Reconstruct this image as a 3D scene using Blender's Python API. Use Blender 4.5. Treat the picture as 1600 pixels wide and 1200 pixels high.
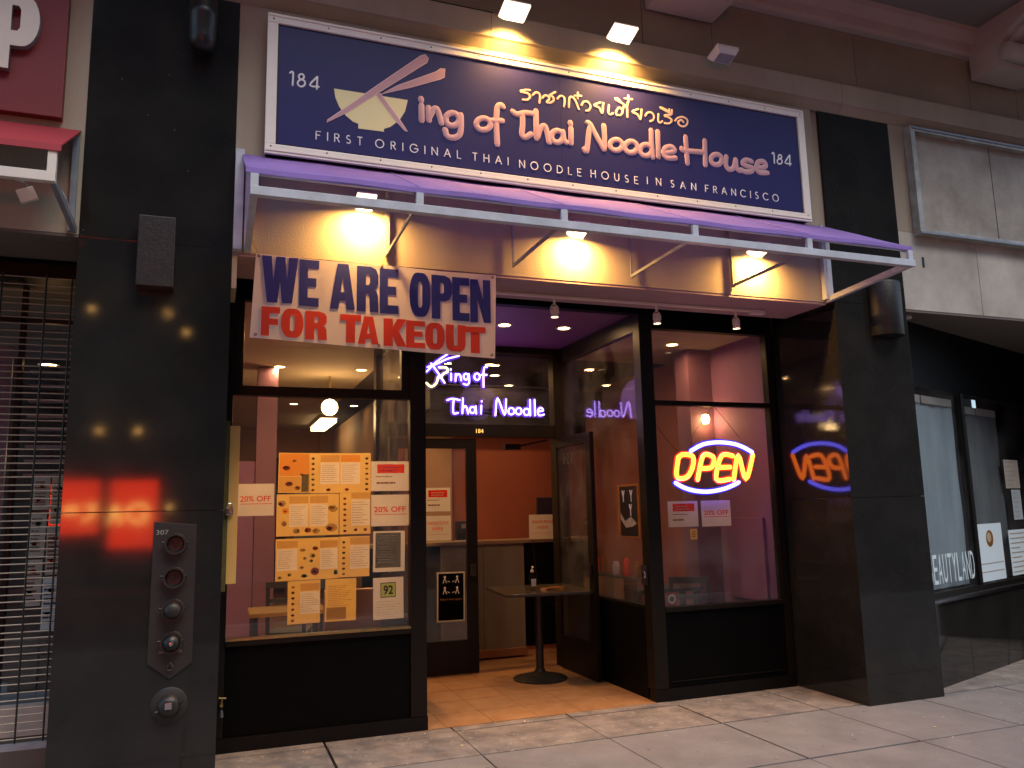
import bpy, bmesh, math, random
from mathutils import Vector, Matrix
random.seed(7)
for o in list(bpy.data.objects): bpy.data.objects.remove(o)
sc = bpy.context.scene
COL = sc.collection
R = math.radians

# ---------------------------------------------------------------- camera
cam_d = bpy.data.cameras.new('camera')
cam_d.sensor_width = 36.0
cam_d.lens = 28.236
cam_d.clip_start = 0.05
cam_d.clip_end = 400
cam = bpy.data.objects.new('camera', cam_d)
COL.objects.link(cam)
_r = Vector((0.93809993, -0.34566669, -0.02197848))
_u = Vector((-0.03302856, -0.15244039, 0.98776062))
_f = Vector((0.34478635, 0.92589225, 0.15442119))
_m = Matrix((( _r.x, _u.x, -_f.x, 0.0), (_r.y, _u.y, -_f.y, -5.456), (_r.z, _u.z, -_f.z, 1.65), (0, 0, 0, 1)))
cam.matrix_world = _m
sc.camera = cam

# ---------------------------------------------------------------- world, sun, exposure
world = bpy.data.worlds.new('World'); sc.world = world
world.use_nodes = True
wn = world.node_tree
bg = wn.nodes['Background']
sky = wn.nodes.new('ShaderNodeTexSky')
sky.sky_type = 'NISHITA'
sky.sun_disc = False
SUN_EL, SUN_AZ = R(56), R(158)
sky.sun_elevation = SUN_EL
sky.sun_rotation = SUN_AZ
sky.altitude = 10; sky.air_density = 1.0; sky.dust_density = 1.0; sky.ozone_density = 0.8
wn.links.new(sky.outputs[0], bg.inputs[0])
bg.inputs[1].default_value = SKY_STRENGTH = 0.15
sun_d = bpy.data.lights.new('sun', 'SUN')
sun_d.energy = 1.1
sun_d.angle = R(32)
sun_d.color = (1.0, 0.96, 0.90)
sun = bpy.data.objects.new('sun', sun_d); COL.objects.link(sun)
_sd = Vector((math.sin(SUN_AZ) * math.cos(SUN_EL), math.cos(SUN_AZ) * math.cos(SUN_EL), math.sin(SUN_EL)))
sun.rotation_euler = _sd.to_track_quat('Z', 'Y').to_euler()
sc.view_settings.view_transform = 'Standard'
sc.view_settings.look = 'None'
sc.view_settings.exposure = 0.84
sc.view_settings.gamma = 1.0
sc.view_settings.use_curve_mapping = False
sc.render.engine = 'CYCLES'
sc.cycles.max_bounces = 7
sc.cycles.diffuse_bounces = 3
sc.cycles.glossy_bounces = 4
sc.cycles.transparent_max_bounces = 24
sc.cycles.sample_clamp_indirect = 3.0
sc.cycles.caustics_reflective = False
sc.cycles.caustics_refractive = False
sc.cycles.use_denoising = True

# traced outlines and pen strokes of the lettering, in metres (x, z) on their walls; rectangles are x0, x1, z0, z1
DATA = {'big': [[(1.333,4.637),(1.334,4.621)],[(1.336,4.585),(1.337,4.465)],[(1.389,4.576),(1.392,4.474)],[(1.395,4.504),(1.429,4.568),(1.451,4.574),(1.468,4.536),(1.487,4.467)],[(1.621,4.52),(1.616,4.497),(1.601,4.477),(1.581,4.464),(1.558,4.461),(1.538,4.467),(1.524,4.483),(1.519,4.504),(1.524,4.527),(1.539,4.546),(1.559,4.559),(1.582,4.563),(1.602,4.557),(1.616,4.541),(1.621,4.52)],[(1.635,4.558),(1.636,4.472),(1.623,4.399),(1.578,4.367),(1.529,4.375),(1.513,4.423)],[(1.868,4.52),(1.862,4.498),(1.846,4.479),(1.824,4.467),(1.799,4.463),(1.777,4.469),(1.762,4.483),(1.756,4.502),(1.762,4.524),(1.778,4.542),(1.8,4.555),(1.825,4.559),(1.847,4.553),(1.863,4.539),(1.868,4.52)],[(1.973,4.674),(1.952,4.688),(1.927,4.666),(1.917,4.597),(1.915,4.494),(1.918,4.363)],[(1.876,4.549),(1.963,4.561)],[(2.048,4.651),(2.084,4.632),(2.147,4.655),(2.219,4.658)],[(2.128,4.646),(2.128,4.558),(2.121,4.473),(2.147,4.454),(2.195,4.49)],[(2.241,4.686),(2.239,4.459)],[(2.248,4.471),(2.277,4.549),(2.309,4.572),(2.329,4.525),(2.345,4.441)],[(2.464,4.508),(2.458,4.486),(2.444,4.467),(2.424,4.455),(2.402,4.452),(2.383,4.459),(2.37,4.474),(2.366,4.494),(2.371,4.516),(2.385,4.535),(2.405,4.547),(2.427,4.55),(2.446,4.544),(2.459,4.529),(2.464,4.508)],[(2.463,4.551),(2.471,4.483),(2.492,4.463)],[(2.531,4.636),(2.531,4.62)],[(2.534,4.588),(2.529,4.46)],[(2.678,4.659),(2.702,4.641),(2.686,4.568),(2.663,4.421),(2.642,4.431)],[(2.703,4.648),(2.758,4.547),(2.816,4.453)],[(2.822,4.654),(2.824,4.546),(2.816,4.453)],[(2.981,4.512),(2.975,4.491),(2.959,4.473),(2.936,4.461),(2.911,4.458),(2.89,4.464),(2.875,4.477),(2.871,4.496),(2.877,4.517),(2.893,4.535),(2.916,4.547),(2.94,4.551),(2.962,4.545),(2.977,4.531),(2.981,4.512)],[(3.117,4.514),(3.11,4.492),(3.094,4.473),(3.071,4.461),(3.046,4.457),(3.024,4.463),(3.009,4.478),(3.005,4.498),(3.011,4.52),(3.028,4.539),(3.05,4.552),(3.075,4.555),(3.097,4.549),(3.112,4.534),(3.117,4.514)],[(3.25,4.507),(3.244,4.485),(3.228,4.466),(3.205,4.453),(3.181,4.45),(3.16,4.456),(3.146,4.471),(3.141,4.491),(3.148,4.513),(3.164,4.532),(3.186,4.545),(3.21,4.548),(3.232,4.542),(3.246,4.527),(3.25,4.507)],[(3.253,4.681),(3.251,4.564),(3.256,4.444)],[(3.315,4.679),(3.309,4.457)],[(3.367,4.501),(3.431,4.515),(3.465,4.537),(3.434,4.563),(3.379,4.544),(3.358,4.497),(3.392,4.46),(3.471,4.471)],[(3.578,4.671),(3.579,4.558),(3.582,4.438)],[(3.763,4.665),(3.758,4.556),(3.754,4.446)],[(3.532,4.564),(3.56,4.548),(3.751,4.559)],[(3.921,4.518),(3.914,4.497),(3.898,4.479),(3.876,4.467),(3.851,4.464),(3.83,4.47),(3.816,4.484),(3.812,4.503),(3.819,4.524),(3.835,4.542),(3.858,4.554),(3.882,4.558),(3.903,4.552),(3.917,4.538),(3.921,4.518)],[(3.968,4.552),(3.959,4.476),(3.99,4.439),(4.037,4.466),(4.061,4.537)],[(4.061,4.537),(4.064,4.463),(4.093,4.44)],[(4.225,4.542),(4.166,4.548),(4.13,4.515),(4.162,4.496),(4.223,4.484),(4.213,4.453),(4.15,4.44),(4.109,4.453)],[(4.274,4.494),(4.337,4.502),(4.368,4.528),(4.347,4.558),(4.291,4.545),(4.267,4.49),(4.298,4.453),(4.381,4.461)]],'thai': [[(2.198,4.849),(2.141,4.839),(2.12,4.824),(2.178,4.818),(2.195,4.794),(2.171,4.764),(2.134,4.76)],[(2.217,4.809),(2.242,4.837),(2.271,4.834),(2.279,4.803),(2.273,4.757)],[(2.3,4.801),(2.317,4.825),(2.344,4.825),(2.356,4.803),(2.334,4.772),(2.364,4.772),(2.395,4.801),(2.382,4.829),(2.36,4.833),(2.41,4.87)],[(2.425,4.815),(2.451,4.843),(2.48,4.839),(2.487,4.806),(2.479,4.759)],[(2.522,4.76),(2.528,4.839),(2.558,4.85),(2.584,4.816),(2.607,4.758)],[(2.575,4.866),(2.633,4.875)],[(2.605,4.897),(2.601,4.846)],[(2.631,4.795),(2.654,4.828),(2.691,4.831),(2.711,4.797),(2.694,4.764),(2.671,4.754)],[(2.799,4.846),(2.743,4.813),(2.78,4.802),(2.796,4.786),(2.813,4.755),(2.826,4.845)],[(2.876,4.835),(2.868,4.77),(2.886,4.755),(2.907,4.772)],[(2.944,4.76),(2.939,4.792),(2.97,4.83),(2.998,4.802),(2.978,4.766),(2.95,4.765)],[(2.998,4.802),(3.011,4.843),(3.038,4.841),(3.038,4.758)],[(2.941,4.894),(3.041,4.851),(2.995,4.873),(2.956,4.905),(2.941,4.894)],[(3.041,4.851),(3.05,4.893)],[(3.023,4.917),(3.091,4.923)],[(3.057,4.949),(3.054,4.893)],[(3.143,4.845),(3.085,4.814),(3.126,4.8),(3.143,4.786),(3.16,4.757),(3.174,4.847)],[(3.206,4.796),(3.23,4.828),(3.27,4.831),(3.288,4.801),(3.272,4.767),(3.248,4.757)],[(3.331,4.833),(3.325,4.77),(3.343,4.758),(3.363,4.775)],[(3.451,4.843),(3.383,4.827),(3.437,4.813),(3.454,4.79),(3.422,4.762),(3.382,4.762)],[(3.349,4.892),(3.451,4.852),(3.399,4.883),(3.349,4.892)],[(3.436,4.892),(3.44,4.856)],[(3.46,4.889),(3.46,4.853)],[(3.485,4.795),(3.511,4.825),(3.561,4.842),(3.603,4.825),(3.6,4.785),(3.562,4.758),(3.523,4.767),(3.518,4.794),(3.547,4.813),(3.567,4.796)]],'n184': [[(0.404,4.672),(0.425,4.681),(0.423,4.583)],[(0.499,4.66),(0.496,4.648),(0.487,4.639),(0.477,4.637),(0.468,4.643),(0.464,4.654),(0.467,4.666),(0.476,4.675),(0.487,4.677),(0.495,4.671),(0.499,4.66)],[(0.507,4.613),(0.504,4.6),(0.495,4.589),(0.483,4.583),(0.47,4.585),(0.461,4.593),(0.457,4.605),(0.461,4.618),(0.469,4.629),(0.482,4.635),(0.494,4.634),(0.504,4.626),(0.507,4.613)],[(0.588,4.674),(0.539,4.603),(0.602,4.602)],[(0.59,4.676),(0.587,4.582)],[(4.441,4.642),(4.462,4.652),(4.459,4.557)],[(4.542,4.628),(4.537,4.617),(4.528,4.609),(4.517,4.608),(4.509,4.613),(4.506,4.623),(4.511,4.635),(4.52,4.643),(4.531,4.644),(4.539,4.639),(4.542,4.628)],[(4.543,4.585),(4.538,4.573),(4.528,4.563),(4.515,4.558),(4.502,4.559),(4.493,4.567),(4.491,4.578),(4.495,4.591),(4.506,4.601),(4.519,4.606),(4.532,4.604),(4.54,4.597),(4.543,4.585)],[(4.627,4.654),(4.573,4.577),(4.639,4.577)],[(4.63,4.655),(4.623,4.558)]],'bowl': [(0.706,4.607),(1.235,4.608),(1.214,4.516),(1.172,4.44),(1.107,4.381),(1.061,4.359),(1.061,4.337),(0.878,4.334),(0.878,4.37),(0.842,4.379),(0.788,4.418),(0.743,4.478),(0.716,4.541)],'stickA': [(0.661,4.346),(0.667,4.363),(0.832,4.512),(1.004,4.673),(1.335,4.972),(1.366,4.987),(1.388,4.961),(1.378,4.931),(1.023,4.634),(0.806,4.45)],'stickB': [(1.034,4.617),(1.162,4.706),(1.451,4.866),(1.485,4.897),(1.515,4.9),(1.509,4.837),(1.48,4.817),(1.248,4.709)],'stickC': [(1.006,4.61),(1.034,4.622),(1.176,4.44),(1.23,4.366),(1.215,4.368),(1.139,4.444)],'tag': [('FIRST',0.588,4.226,0.906,4.225),('ORIGINAL',1.001,4.224,1.631,4.235),('THAI',1.724,4.227,2.002,4.23),('NOODLE',2.094,4.201,2.606,4.217),('HOUSE',2.692,4.178,3.106,4.196),('IN',3.194,4.217,3.318,4.211),('SAN',3.412,4.201,3.648,4.202),('FRANCISCO',3.74,4.197,4.473,4.199)],'neonW': [[(2.059,3.098),(2.169,3.21),(2.296,3.301)],[(2.068,3.147),(2.169,3.186),(2.279,3.242),(2.415,3.283)],[(2.107,3.188),(2.184,3.087),(2.253,2.985)],[(2.325,3.089),(2.325,3.015)],[(2.321,3.136),(2.321,3.126)],[(2.376,3.087),(2.372,3.009)],[(2.376,3.056),(2.401,3.083),(2.424,3.073),(2.436,3.016)],[(2.514,3.061),(2.509,3.041),(2.496,3.029),(2.48,3.028),(2.468,3.04),(2.463,3.059),(2.468,3.078),(2.481,3.091),(2.497,3.091),(2.51,3.08),(2.514,3.061)],[(2.52,3.092),(2.525,3.007),(2.499,2.972),(2.459,2.983)],[(2.644,3.065),(2.637,3.044),(2.622,3.031),(2.603,3.03),(2.588,3.042),(2.582,3.063),(2.588,3.085),(2.604,3.098),(2.623,3.099),(2.638,3.086),(2.644,3.065)],[(2.729,3.174),(2.696,3.166),(2.686,3.091),(2.684,2.953)],[(2.662,3.087),(2.724,3.089)],[(2.278,2.802),(2.338,2.819),(2.417,2.806)],[(2.351,2.813),(2.342,2.724),(2.349,2.663),(2.396,2.67)],[(2.452,2.827),(2.444,2.665)],[(2.447,2.711),(2.476,2.743),(2.495,2.72),(2.507,2.663)],[(2.585,2.705),(2.579,2.685),(2.564,2.672),(2.546,2.672),(2.532,2.684),(2.527,2.704),(2.533,2.724),(2.547,2.736),(2.565,2.737),(2.579,2.725),(2.585,2.705)],[(2.592,2.745),(2.598,2.665)],[(2.66,2.804),(2.66,2.795)],[(2.656,2.755),(2.651,2.666)],[(2.813,2.65),(2.84,2.842),(2.918,2.656),(2.939,2.829)],[(3.028,2.701),(3.022,2.679),(3.005,2.666),(2.984,2.666),(2.968,2.678),(2.962,2.699),(2.969,2.721),(2.986,2.734),(3.006,2.735),(3.023,2.722),(3.028,2.701)],[(3.115,2.703),(3.108,2.681),(3.091,2.668),(3.071,2.667),(3.054,2.68),(3.048,2.701),(3.055,2.723),(3.072,2.736),(3.093,2.737),(3.109,2.724),(3.115,2.703)],[(3.204,2.697),(3.197,2.675),(3.181,2.662),(3.161,2.661),(3.146,2.674),(3.14,2.695),(3.147,2.717),(3.163,2.73),(3.183,2.731),(3.199,2.718),(3.204,2.697)],[(3.216,2.831),(3.215,2.657)],[(3.27,2.833),(3.271,2.659)],[(3.304,2.702),(3.369,2.716),(3.339,2.747),(3.304,2.711),(3.32,2.661),(3.378,2.672)]],'neonY': [[(2.056,2.978),(2.105,2.94),(2.16,2.976),(2.183,3.049)],[(2.192,3.149),(2.271,3.149),(2.286,3.106),(2.239,3.081),(2.207,3.034)]],'openL': [[(4.019,2.096),(3.989,1.937),(4.027,1.898),(4.111,1.919),(4.168,2.007),(4.179,2.087),(4.144,2.114),(4.062,2.117),(4.019,2.087)],[(4.212,1.886),(4.285,2.105),(4.384,2.105),(4.402,2.06),(4.366,1.998),(4.26,1.989)],[(4.619,2.106),(4.49,2.106),(4.417,1.89),(4.566,1.889)],[(4.45,1.998),(4.579,2.001)],[(4.609,1.883),(4.678,2.112),(4.747,1.888),(4.845,2.116)]],'openA': [[(4.157,2.153),(4.275,2.208),(4.382,2.23),(4.5,2.235),(4.639,2.221),(4.745,2.189),(4.84,2.143)],[(3.974,1.859),(4.063,1.814),(4.184,1.783),(4.329,1.775),(4.478,1.795),(4.587,1.826),(4.665,1.858)]],'cords': [[(4.417,2.566),(4.312,2.439),(4.198,2.311),(4.157,2.158)],[(4.449,2.567),(4.549,2.462),(4.709,2.28)],[(3.779,2.43),(3.907,2.255),(4.023,2.149)],[(5.042,1.268),(4.971,1.208),(4.928,1.224),(4.936,1.263)]],'ban1': [('W',0.257,3.046,0.491,3.359),('E',0.503,3.037,0.628,3.354),('A',0.708,3.031,0.872,3.346),('R',0.888,3.025,1.035,3.341),('E',1.046,3.02,1.174,3.336),('O',1.258,3.013,1.408,3.328),('P',1.419,3.007,1.567,3.323),('E',1.573,3.002,1.697,3.318),('N',1.707,2.998,1.858,3.313)],'ban2': [('F',0.263,2.819,0.377,3.01),('O',0.389,2.815,0.53,3.005),('R',0.547,2.809,0.686,2.999),('T',0.778,2.801,0.916,2.991),('A',0.899,2.797,1.036,2.986),('K',1.074,2.791,1.23,2.979),('E',1.233,2.786,1.365,2.975),('O',1.369,2.781,1.509,2.969),('U',1.522,2.776,1.665,2.964),('T',1.662,2.771,1.816,2.958)],'ban': [(0.216,3.374),(1.904,3.359),(1.887,2.734),(0.191,2.799)],'refl': [[(-3.401,2.55),(-2.53,2.542),(-2.532,1.361),(-3.334,1.384)],[(-2.311,2.54),(-1.244,2.531),(-1.452,0.904),(-2.511,0.943)],[(-3.216,1.934),(-2.966,1.929),(-2.982,1.762),(-3.207,1.767)]],'m1a': [0.463,0.694,1.813,2.117],'m1b': [0.696,1.167,1.808,2.117],'m2a': [0.455,0.92,1.488,1.802],'m2b': [0.925,1.165,1.489,1.807],'m3a': [0.455,0.923,1.159,1.469],'m3b': [0.925,1.16,1.165,1.472],'m4a': [0.549,0.788,0.841,1.155],'m4b': [0.824,1.058,0.842,1.156],'r1': [1.169,1.472,1.818,2.052],'r2': [1.171,1.473,1.544,1.788],'r3': [1.188,1.439,1.191,1.504],'r4': [1.19,1.429,0.832,1.147],'l1': [0.173,0.435,1.646,1.884],'rw1': [3.846,4.162,1.462,1.692],'rw2': [4.196,4.514,1.458,1.692],'rw3': [4.068,4.143,1.345,1.442],'dl1': [2.042,2.321,1.648,1.89],'dl2': [2.04,2.325,1.351,1.603],'dl3': [2.169,2.466,0.537,1.031],'cnt': [3.473,3.814,1.302,1.584],'mon': [3.657,3.899,1.574,1.78],'pad': [2.625,2.779,1.373,1.533]}

# ---------------------------------------------------------------- materials
RGB = {}
def mat(name, col, rough=0.6, metal=0.0, var=0.0, scale=4.0, bump=0.0, bscale=60.0, dark=None, spec=0.5, coat=0.0, streak=False, rvar=0.0):
    """Procedural surface: base colour drifting to `dark` by large noise, fine grain in colour, roughness and bump."""
    m = bpy.data.materials.new(name); m.use_nodes = True; RGB[name] = col
    nt = m.node_tree; b = nt.nodes['Principled BSDF']
    b.inputs['Roughness'].default_value = rough
    b.inputs['Metallic'].default_value = metal
    b.inputs['Specular IOR Level'].default_value = spec
    if coat: b.inputs['Coat Weight'].default_value = coat
    tc = nt.nodes.new('ShaderNodeTexCoord')
    if var > 0:
        n1 = nt.nodes.new('ShaderNodeTexNoise'); n1.inputs['Scale'].default_value = scale
        n1.inputs['Detail'].default_value = 8; n1.inputs['Roughness'].default_value = 0.62
        if streak:
            mp = nt.nodes.new('ShaderNodeMapping'); mp.inputs['Scale'].default_value = (1.0, 1.0, 0.18)
            nt.links.new(tc.outputs['Object'], mp.inputs[0]); nt.links.new(mp.outputs[0], n1.inputs['Vector'])
        else:
            nt.links.new(tc.outputs['Object'], n1.inputs['Vector'])
        cr = nt.nodes.new('ShaderNodeValToRGB')
        cr.color_ramp.elements[0].position = 0.5 - 0.22; cr.color_ramp.elements[1].position = 0.5 + 0.2
        d = dark if dark else tuple(c * (1 - var) for c in col)
        cr.color_ramp.elements[0].color = (*d, 1); cr.color_ramp.elements[1].color = (*col, 1)
        nt.links.new(n1.outputs[0], cr.inputs[0])
        nt.links.new(cr.outputs[0], b.inputs['Base Color'])
        if rvar:
            mr = nt.nodes.new('ShaderNodeMapRange'); mr.inputs['To Min'].default_value = max(0.02, rough - rvar); mr.inputs['To Max'].default_value = rough + rvar
            nt.links.new(n1.outputs[0], mr.inputs[0]); nt.links.new(mr.outputs[0], b.inputs['Roughness'])
    else:
        b.inputs['Base Color'].default_value = (*col, 1)
    if bump > 0:
        n2 = nt.nodes.new('ShaderNodeTexNoise'); n2.inputs['Scale'].default_value = bscale; n2.inputs['Detail'].default_value = 6
        nt.links.new(tc.outputs['Object'], n2.inputs['Vector'])
        bp = nt.nodes.new('ShaderNodeBump'); bp.inputs['Strength'].default_value = bump; bp.inputs['Distance'].default_value = 0.01
        nt.links.new(n2.outputs[0], bp.inputs['Height']); nt.links.new(bp.outputs[0], b.inputs['Normal'])
    return m

def emat(name, col, strength, base=(0.8, 0.8, 0.8)):
    m = bpy.data.materials.new(name); m.use_nodes = True
    b = m.node_tree.nodes['Principled BSDF']
    b.inputs['Base Color'].default_value = (*base, 1)
    b.inputs['Emission Color'].default_value = (*col, 1)
    b.inputs['Emission Strength'].default_value = strength
    return m

def glass_mat(name, tint=(0.93, 0.93, 0.92), rough=0.0, ior=1.5, dust_haze=0.0):
    m = bpy.data.materials.new(name); m.use_nodes = True
    nt = m.node_tree; nt.nodes.clear()
    out = nt.nodes.new('ShaderNodeOutputMaterial')
    tr = nt.nodes.new('ShaderNodeBsdfTransparent'); tr.inputs[0].default_value = (*tint, 1)
    gl = nt.nodes.new('ShaderNodeBsdfGlossy'); gl.inputs['Roughness'].default_value = rough
    f0 = ((ior - 1) / (ior + 1)) ** 2
    lw = nt.nodes.new('ShaderNodeLayerWeight'); lw.inputs[0].default_value = 0.5
    pw = nt.nodes.new('ShaderNodeMath'); pw.operation = 'POWER'; pw.inputs[1].default_value = 5.0
    fr = nt.nodes.new('ShaderNodeMath'); fr.operation = 'MULTIPLY_ADD'; fr.inputs[1].default_value = 1 - f0; fr.inputs[2].default_value = f0
    nt.links.new(lw.outputs['Facing'], pw.inputs[0]); nt.links.new(pw.outputs[0], fr.inputs[0])
    mx = nt.nodes.new('ShaderNodeMixShader')
    nt.links.new(fr.outputs[0], mx.inputs[0]); nt.links.new(tr.outputs[0], mx.inputs[1]); nt.links.new(gl.outputs[0], mx.inputs[2])
    if dust_haze:
        df = nt.nodes.new('ShaderNodeBsdfDiffuse'); df.inputs[0].default_value = (0.5, 0.48, 0.45, 1)  # pale film: some dust, plus reflected haze put into the pane colour
        tc = nt.nodes.new('ShaderNodeTexCoord'); n = nt.nodes.new('ShaderNodeTexNoise'); n.inputs['Scale'].default_value = 3.0; n.inputs['Detail'].default_value = 7
        nt.links.new(tc.outputs['Object'], n.inputs['Vector'])
        mr = nt.nodes.new('ShaderNodeMapRange'); mr.inputs['From Min'].default_value = 0.35; mr.inputs['From Max'].default_value = 0.8
        mr.inputs['To Max'].default_value = dust_haze
        nt.links.new(n.outputs[0], mr.inputs[0])
        m2 = nt.nodes.new('ShaderNodeMixShader')
        nt.links.new(mr.outputs[0], m2.inputs[0]); nt.links.new(mx.outputs[0], m2.inputs[1]); nt.links.new(df.outputs[0], m2.inputs[2])
        nt.links.new(m2.outputs[0], out.inputs[0])
    else:
        nt.links.new(mx.outputs[0], out.inputs[0])
    return m

def see_through(m, amount=0.68):
    """Paper: light from behind shows through."""
    nt = m.node_tree; b = nt.nodes['Principled BSDF']; out = nt.nodes['Material Output']
    tl = nt.nodes.new('ShaderNodeBsdfTranslucent'); mx = nt.nodes.new('ShaderNodeMixShader'); mx.inputs[0].default_value = amount
    if b.inputs['Base Color'].links: nt.links.new(b.inputs['Base Color'].links[0].from_socket, tl.inputs[0])
    else: tl.inputs[0].default_value = b.inputs['Base Color'].default_value
    nt.links.new(b.outputs[0], mx.inputs[1]); nt.links.new(tl.outputs[0], mx.inputs[2]); nt.links.new(mx.outputs[0], out.inputs[0])
    return m
FILMS = {}
def film(m):
    """Printing ink on thin paper: a clear coloured film."""
    if m.name not in FILMS:
        f = bpy.data.materials.new('ink_' + m.name); f.use_nodes = True; nt = f.node_tree; nt.nodes.clear()
        o = nt.nodes.new('ShaderNodeOutputMaterial'); t = nt.nodes.new('ShaderNodeBsdfTransparent')
        t.inputs[0].default_value = (*[min(1.0, (c / 0.78)) ** 0.5 for c in RGB[m.name]], 1); nt.links.new(t.outputs[0], o.inputs[0]); FILMS[m.name] = f
    return FILMS[m.name]
def granite_mat(name):
    m = mat(name, (0.022, 0.0205, 0.018), 0.055, var=0.5, scale=2.2, rvar=0.045, spec=0.42)
    nt = m.node_tree; b = nt.nodes['Principled BSDF']
    tc = [n for n in nt.nodes if n.type == 'TEX_COORD'][0]
    old = b.inputs['Base Color'].links[0].from_socket
    v = nt.nodes.new('ShaderNodeTexVoronoi'); v.inputs['Scale'].default_value = 26
    nt.links.new(tc.outputs['Object'], v.inputs['Vector'])
    lt = nt.nodes.new('ShaderNodeMath'); lt.operation = 'LESS_THAN'; lt.inputs[1].default_value = 0.07
    nt.links.new(v.outputs['Distance'], lt.inputs[0])
    n = nt.nodes.new('ShaderNodeTexWhiteNoise'); nt.links.new(v.outputs['Color'], n.inputs['Vector'])
    gt = nt.nodes.new('ShaderNodeMath'); gt.operation = 'GREATER_THAN'; gt.inputs[1].default_value = 0.965
    nt.links.new(n.outputs['Value'], gt.inputs[0])
    mu = nt.nodes.new('ShaderNodeMath'); mu.operation = 'MULTIPLY'
    nt.links.new(lt.outputs[0], mu.inputs[0]); nt.links.new(gt.outputs[0], mu.inputs[1])
    mx = nt.nodes.new('ShaderNodeMix'); mx.data_type = 'RGBA'
    nt.links.new(mu.outputs[0], mx.inputs['Factor']); nt.links.new(old, mx.inputs[6]); mx.inputs[7].default_value = (0.32, 0.31, 0.29, 1)
    nt.links.new(mx.outputs[2], b.inputs['Base Color'])
    return m

def spotted(m, col, scale, size, keep, amount=0.8):
    """Sparse small spots (old gum, drips, chips) over an existing colour."""
    nt = m.node_tree; b = nt.nodes['Principled BSDF']; tc = [n for n in nt.nodes if n.type == 'TEX_COORD'][0]
    old = b.inputs['Base Color'].links[0].from_socket
    ns = nt.nodes.new('ShaderNodeTexNoise'); ns.inputs['Scale'].default_value = scale * 1.7; ns.inputs['Detail'].default_value = 4
    ad = nt.nodes.new('ShaderNodeVectorMath'); ad.operation = 'MULTIPLY_ADD'; ad.inputs[1].default_value = (0.12, 0.12, 0.12)
    nt.links.new(tc.outputs['Object'], ns.inputs['Vector']); nt.links.new(ns.outputs['Color'], ad.inputs[0]); nt.links.new(tc.outputs['Object'], ad.inputs[2])
    v = nt.nodes.new('ShaderNodeTexVoronoi'); v.inputs['Scale'].default_value = scale
    nt.links.new(ad.outputs[0], v.inputs['Vector'])
    lt = nt.nodes.new('ShaderNodeMath'); lt.operation = 'LESS_THAN'; lt.inputs[1].default_value = size
    nt.links.new(v.outputs['Distance'], lt.inputs[0])
    n = nt.nodes.new('ShaderNodeTexWhiteNoise'); nt.links.new(v.outputs['Color'], n.inputs['Vector'])
    gt = nt.nodes.new('ShaderNodeMath'); gt.operation = 'GREATER_THAN'; gt.inputs[1].default_value = keep
    nt.links.new(n.outputs['Value'], gt.inputs[0])
    mu = nt.nodes.new('ShaderNodeMath'); mu.operation = 'MULTIPLY'; nt.links.new(lt.outputs[0], mu.inputs[0]); nt.links.new(gt.outputs[0], mu.inputs[1])
    m2 = nt.nodes.new('ShaderNodeMath'); m2.operation = 'MULTIPLY'; m2.inputs[1].default_value = amount; nt.links.new(mu.outputs[0], m2.inputs[0])
    mx = nt.nodes.new('ShaderNodeMix'); mx.data_type = 'RGBA'
    nt.links.new(m2.outputs[0], mx.inputs['Factor']); nt.links.new(old, mx.inputs[6]); mx.inputs[7].default_value = (*col, 1)
    nt.links.new(mx.outputs[2], b.inputs['Base Color'])
M = {}
M['stucco'] = mat('taupe_stucco', (0.44, 0.385, 0.280), 0.9, var=0.3, scale=1.6, bump=0.25, bscale=90, dark=(0.33, 0.28, 0.205), streak=True)
M['weathered'] = mat('weathered_blank_panel', (0.52, 0.49, 0.42), 0.8, var=0.5, scale=1.7, bump=0.25, bscale=30, dark=(0.24, 0.21, 0.17))
M['stucco_up'] = mat('upper_stone', (0.34, 0.285, 0.205), 0.9, var=0.3, scale=1.3, bump=0.25, bscale=50)
M['cornice'] = mat('cornice_paint', (0.50, 0.42, 0.37), 0.85, var=0.2, scale=2, bump=0.2)
M['soffit_dark'] = mat('cornice_soffit', (0.24, 0.215, 0.205), 0.9, var=0.2, scale=2)
M['panel_grey'] = mat('grey_panel', (0.56, 0.525, 0.45), 0.75, var=0.35, scale=2.4, bump=0.15, bscale=40, dark=(0.35, 0.31, 0.255))
M['soffit_brown'] = mat('brown_soffit', (0.16, 0.13, 0.11), 0.8, var=0.2, scale=3)
M['granite'] = granite_mat('black_granite')
M['joint'] = mat('joint_grout', (0.03, 0.028, 0.026), 0.9)
M['black_metal'] = mat('black_painted_metal', (0.005, 0.0045, 0.004), 0.45, var=0.3, scale=6, spec=0.2)
M['bronze'] = mat('bronze_frame', (0.009, 0.0065, 0.004), 0.42, metal=0.0, var=0.3, scale=5, spec=0.22)
M['black_tile'] = mat('black_base_panel', (0.002, 0.002, 0.002), 0.5, var=0.3, scale=5, spec=0.08)
M['void'] = mat('deep_black', (0.003, 0.003, 0.003), 0.6, spec=0.1)  # near-black with hardly any sheen
M['white_frame'] = mat('white_painted_frame', (0.90, 0.85, 0.73), 0.32, var=0.08, scale=5, spec=0.6)
M['white_bar'] = mat('white_painted_steel', (0.58, 0.63, 0.68), 0.4, var=0.3, scale=6)
M['navy'] = mat('navy_acrylic', (0.028, 0.026, 0.125), 0.3, var=0.12, scale=1.2, spec=0.35)
M['pink'] = mat('pink_vinyl', (0.60, 0.35, 0.37), 0.55, var=0.12, scale=9)
M['pink_edge'] = mat('pale_pink_edge', (0.85, 0.60, 0.55), 0.55)
M['cream'] = mat('cream_vinyl', (0.86, 0.78, 0.38), 0.5, var=0.05, scale=7)
M['palepink'] = mat('thai_vinyl', (0.85, 0.60, 0.45), 0.5, var=0.08, scale=8)
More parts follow.
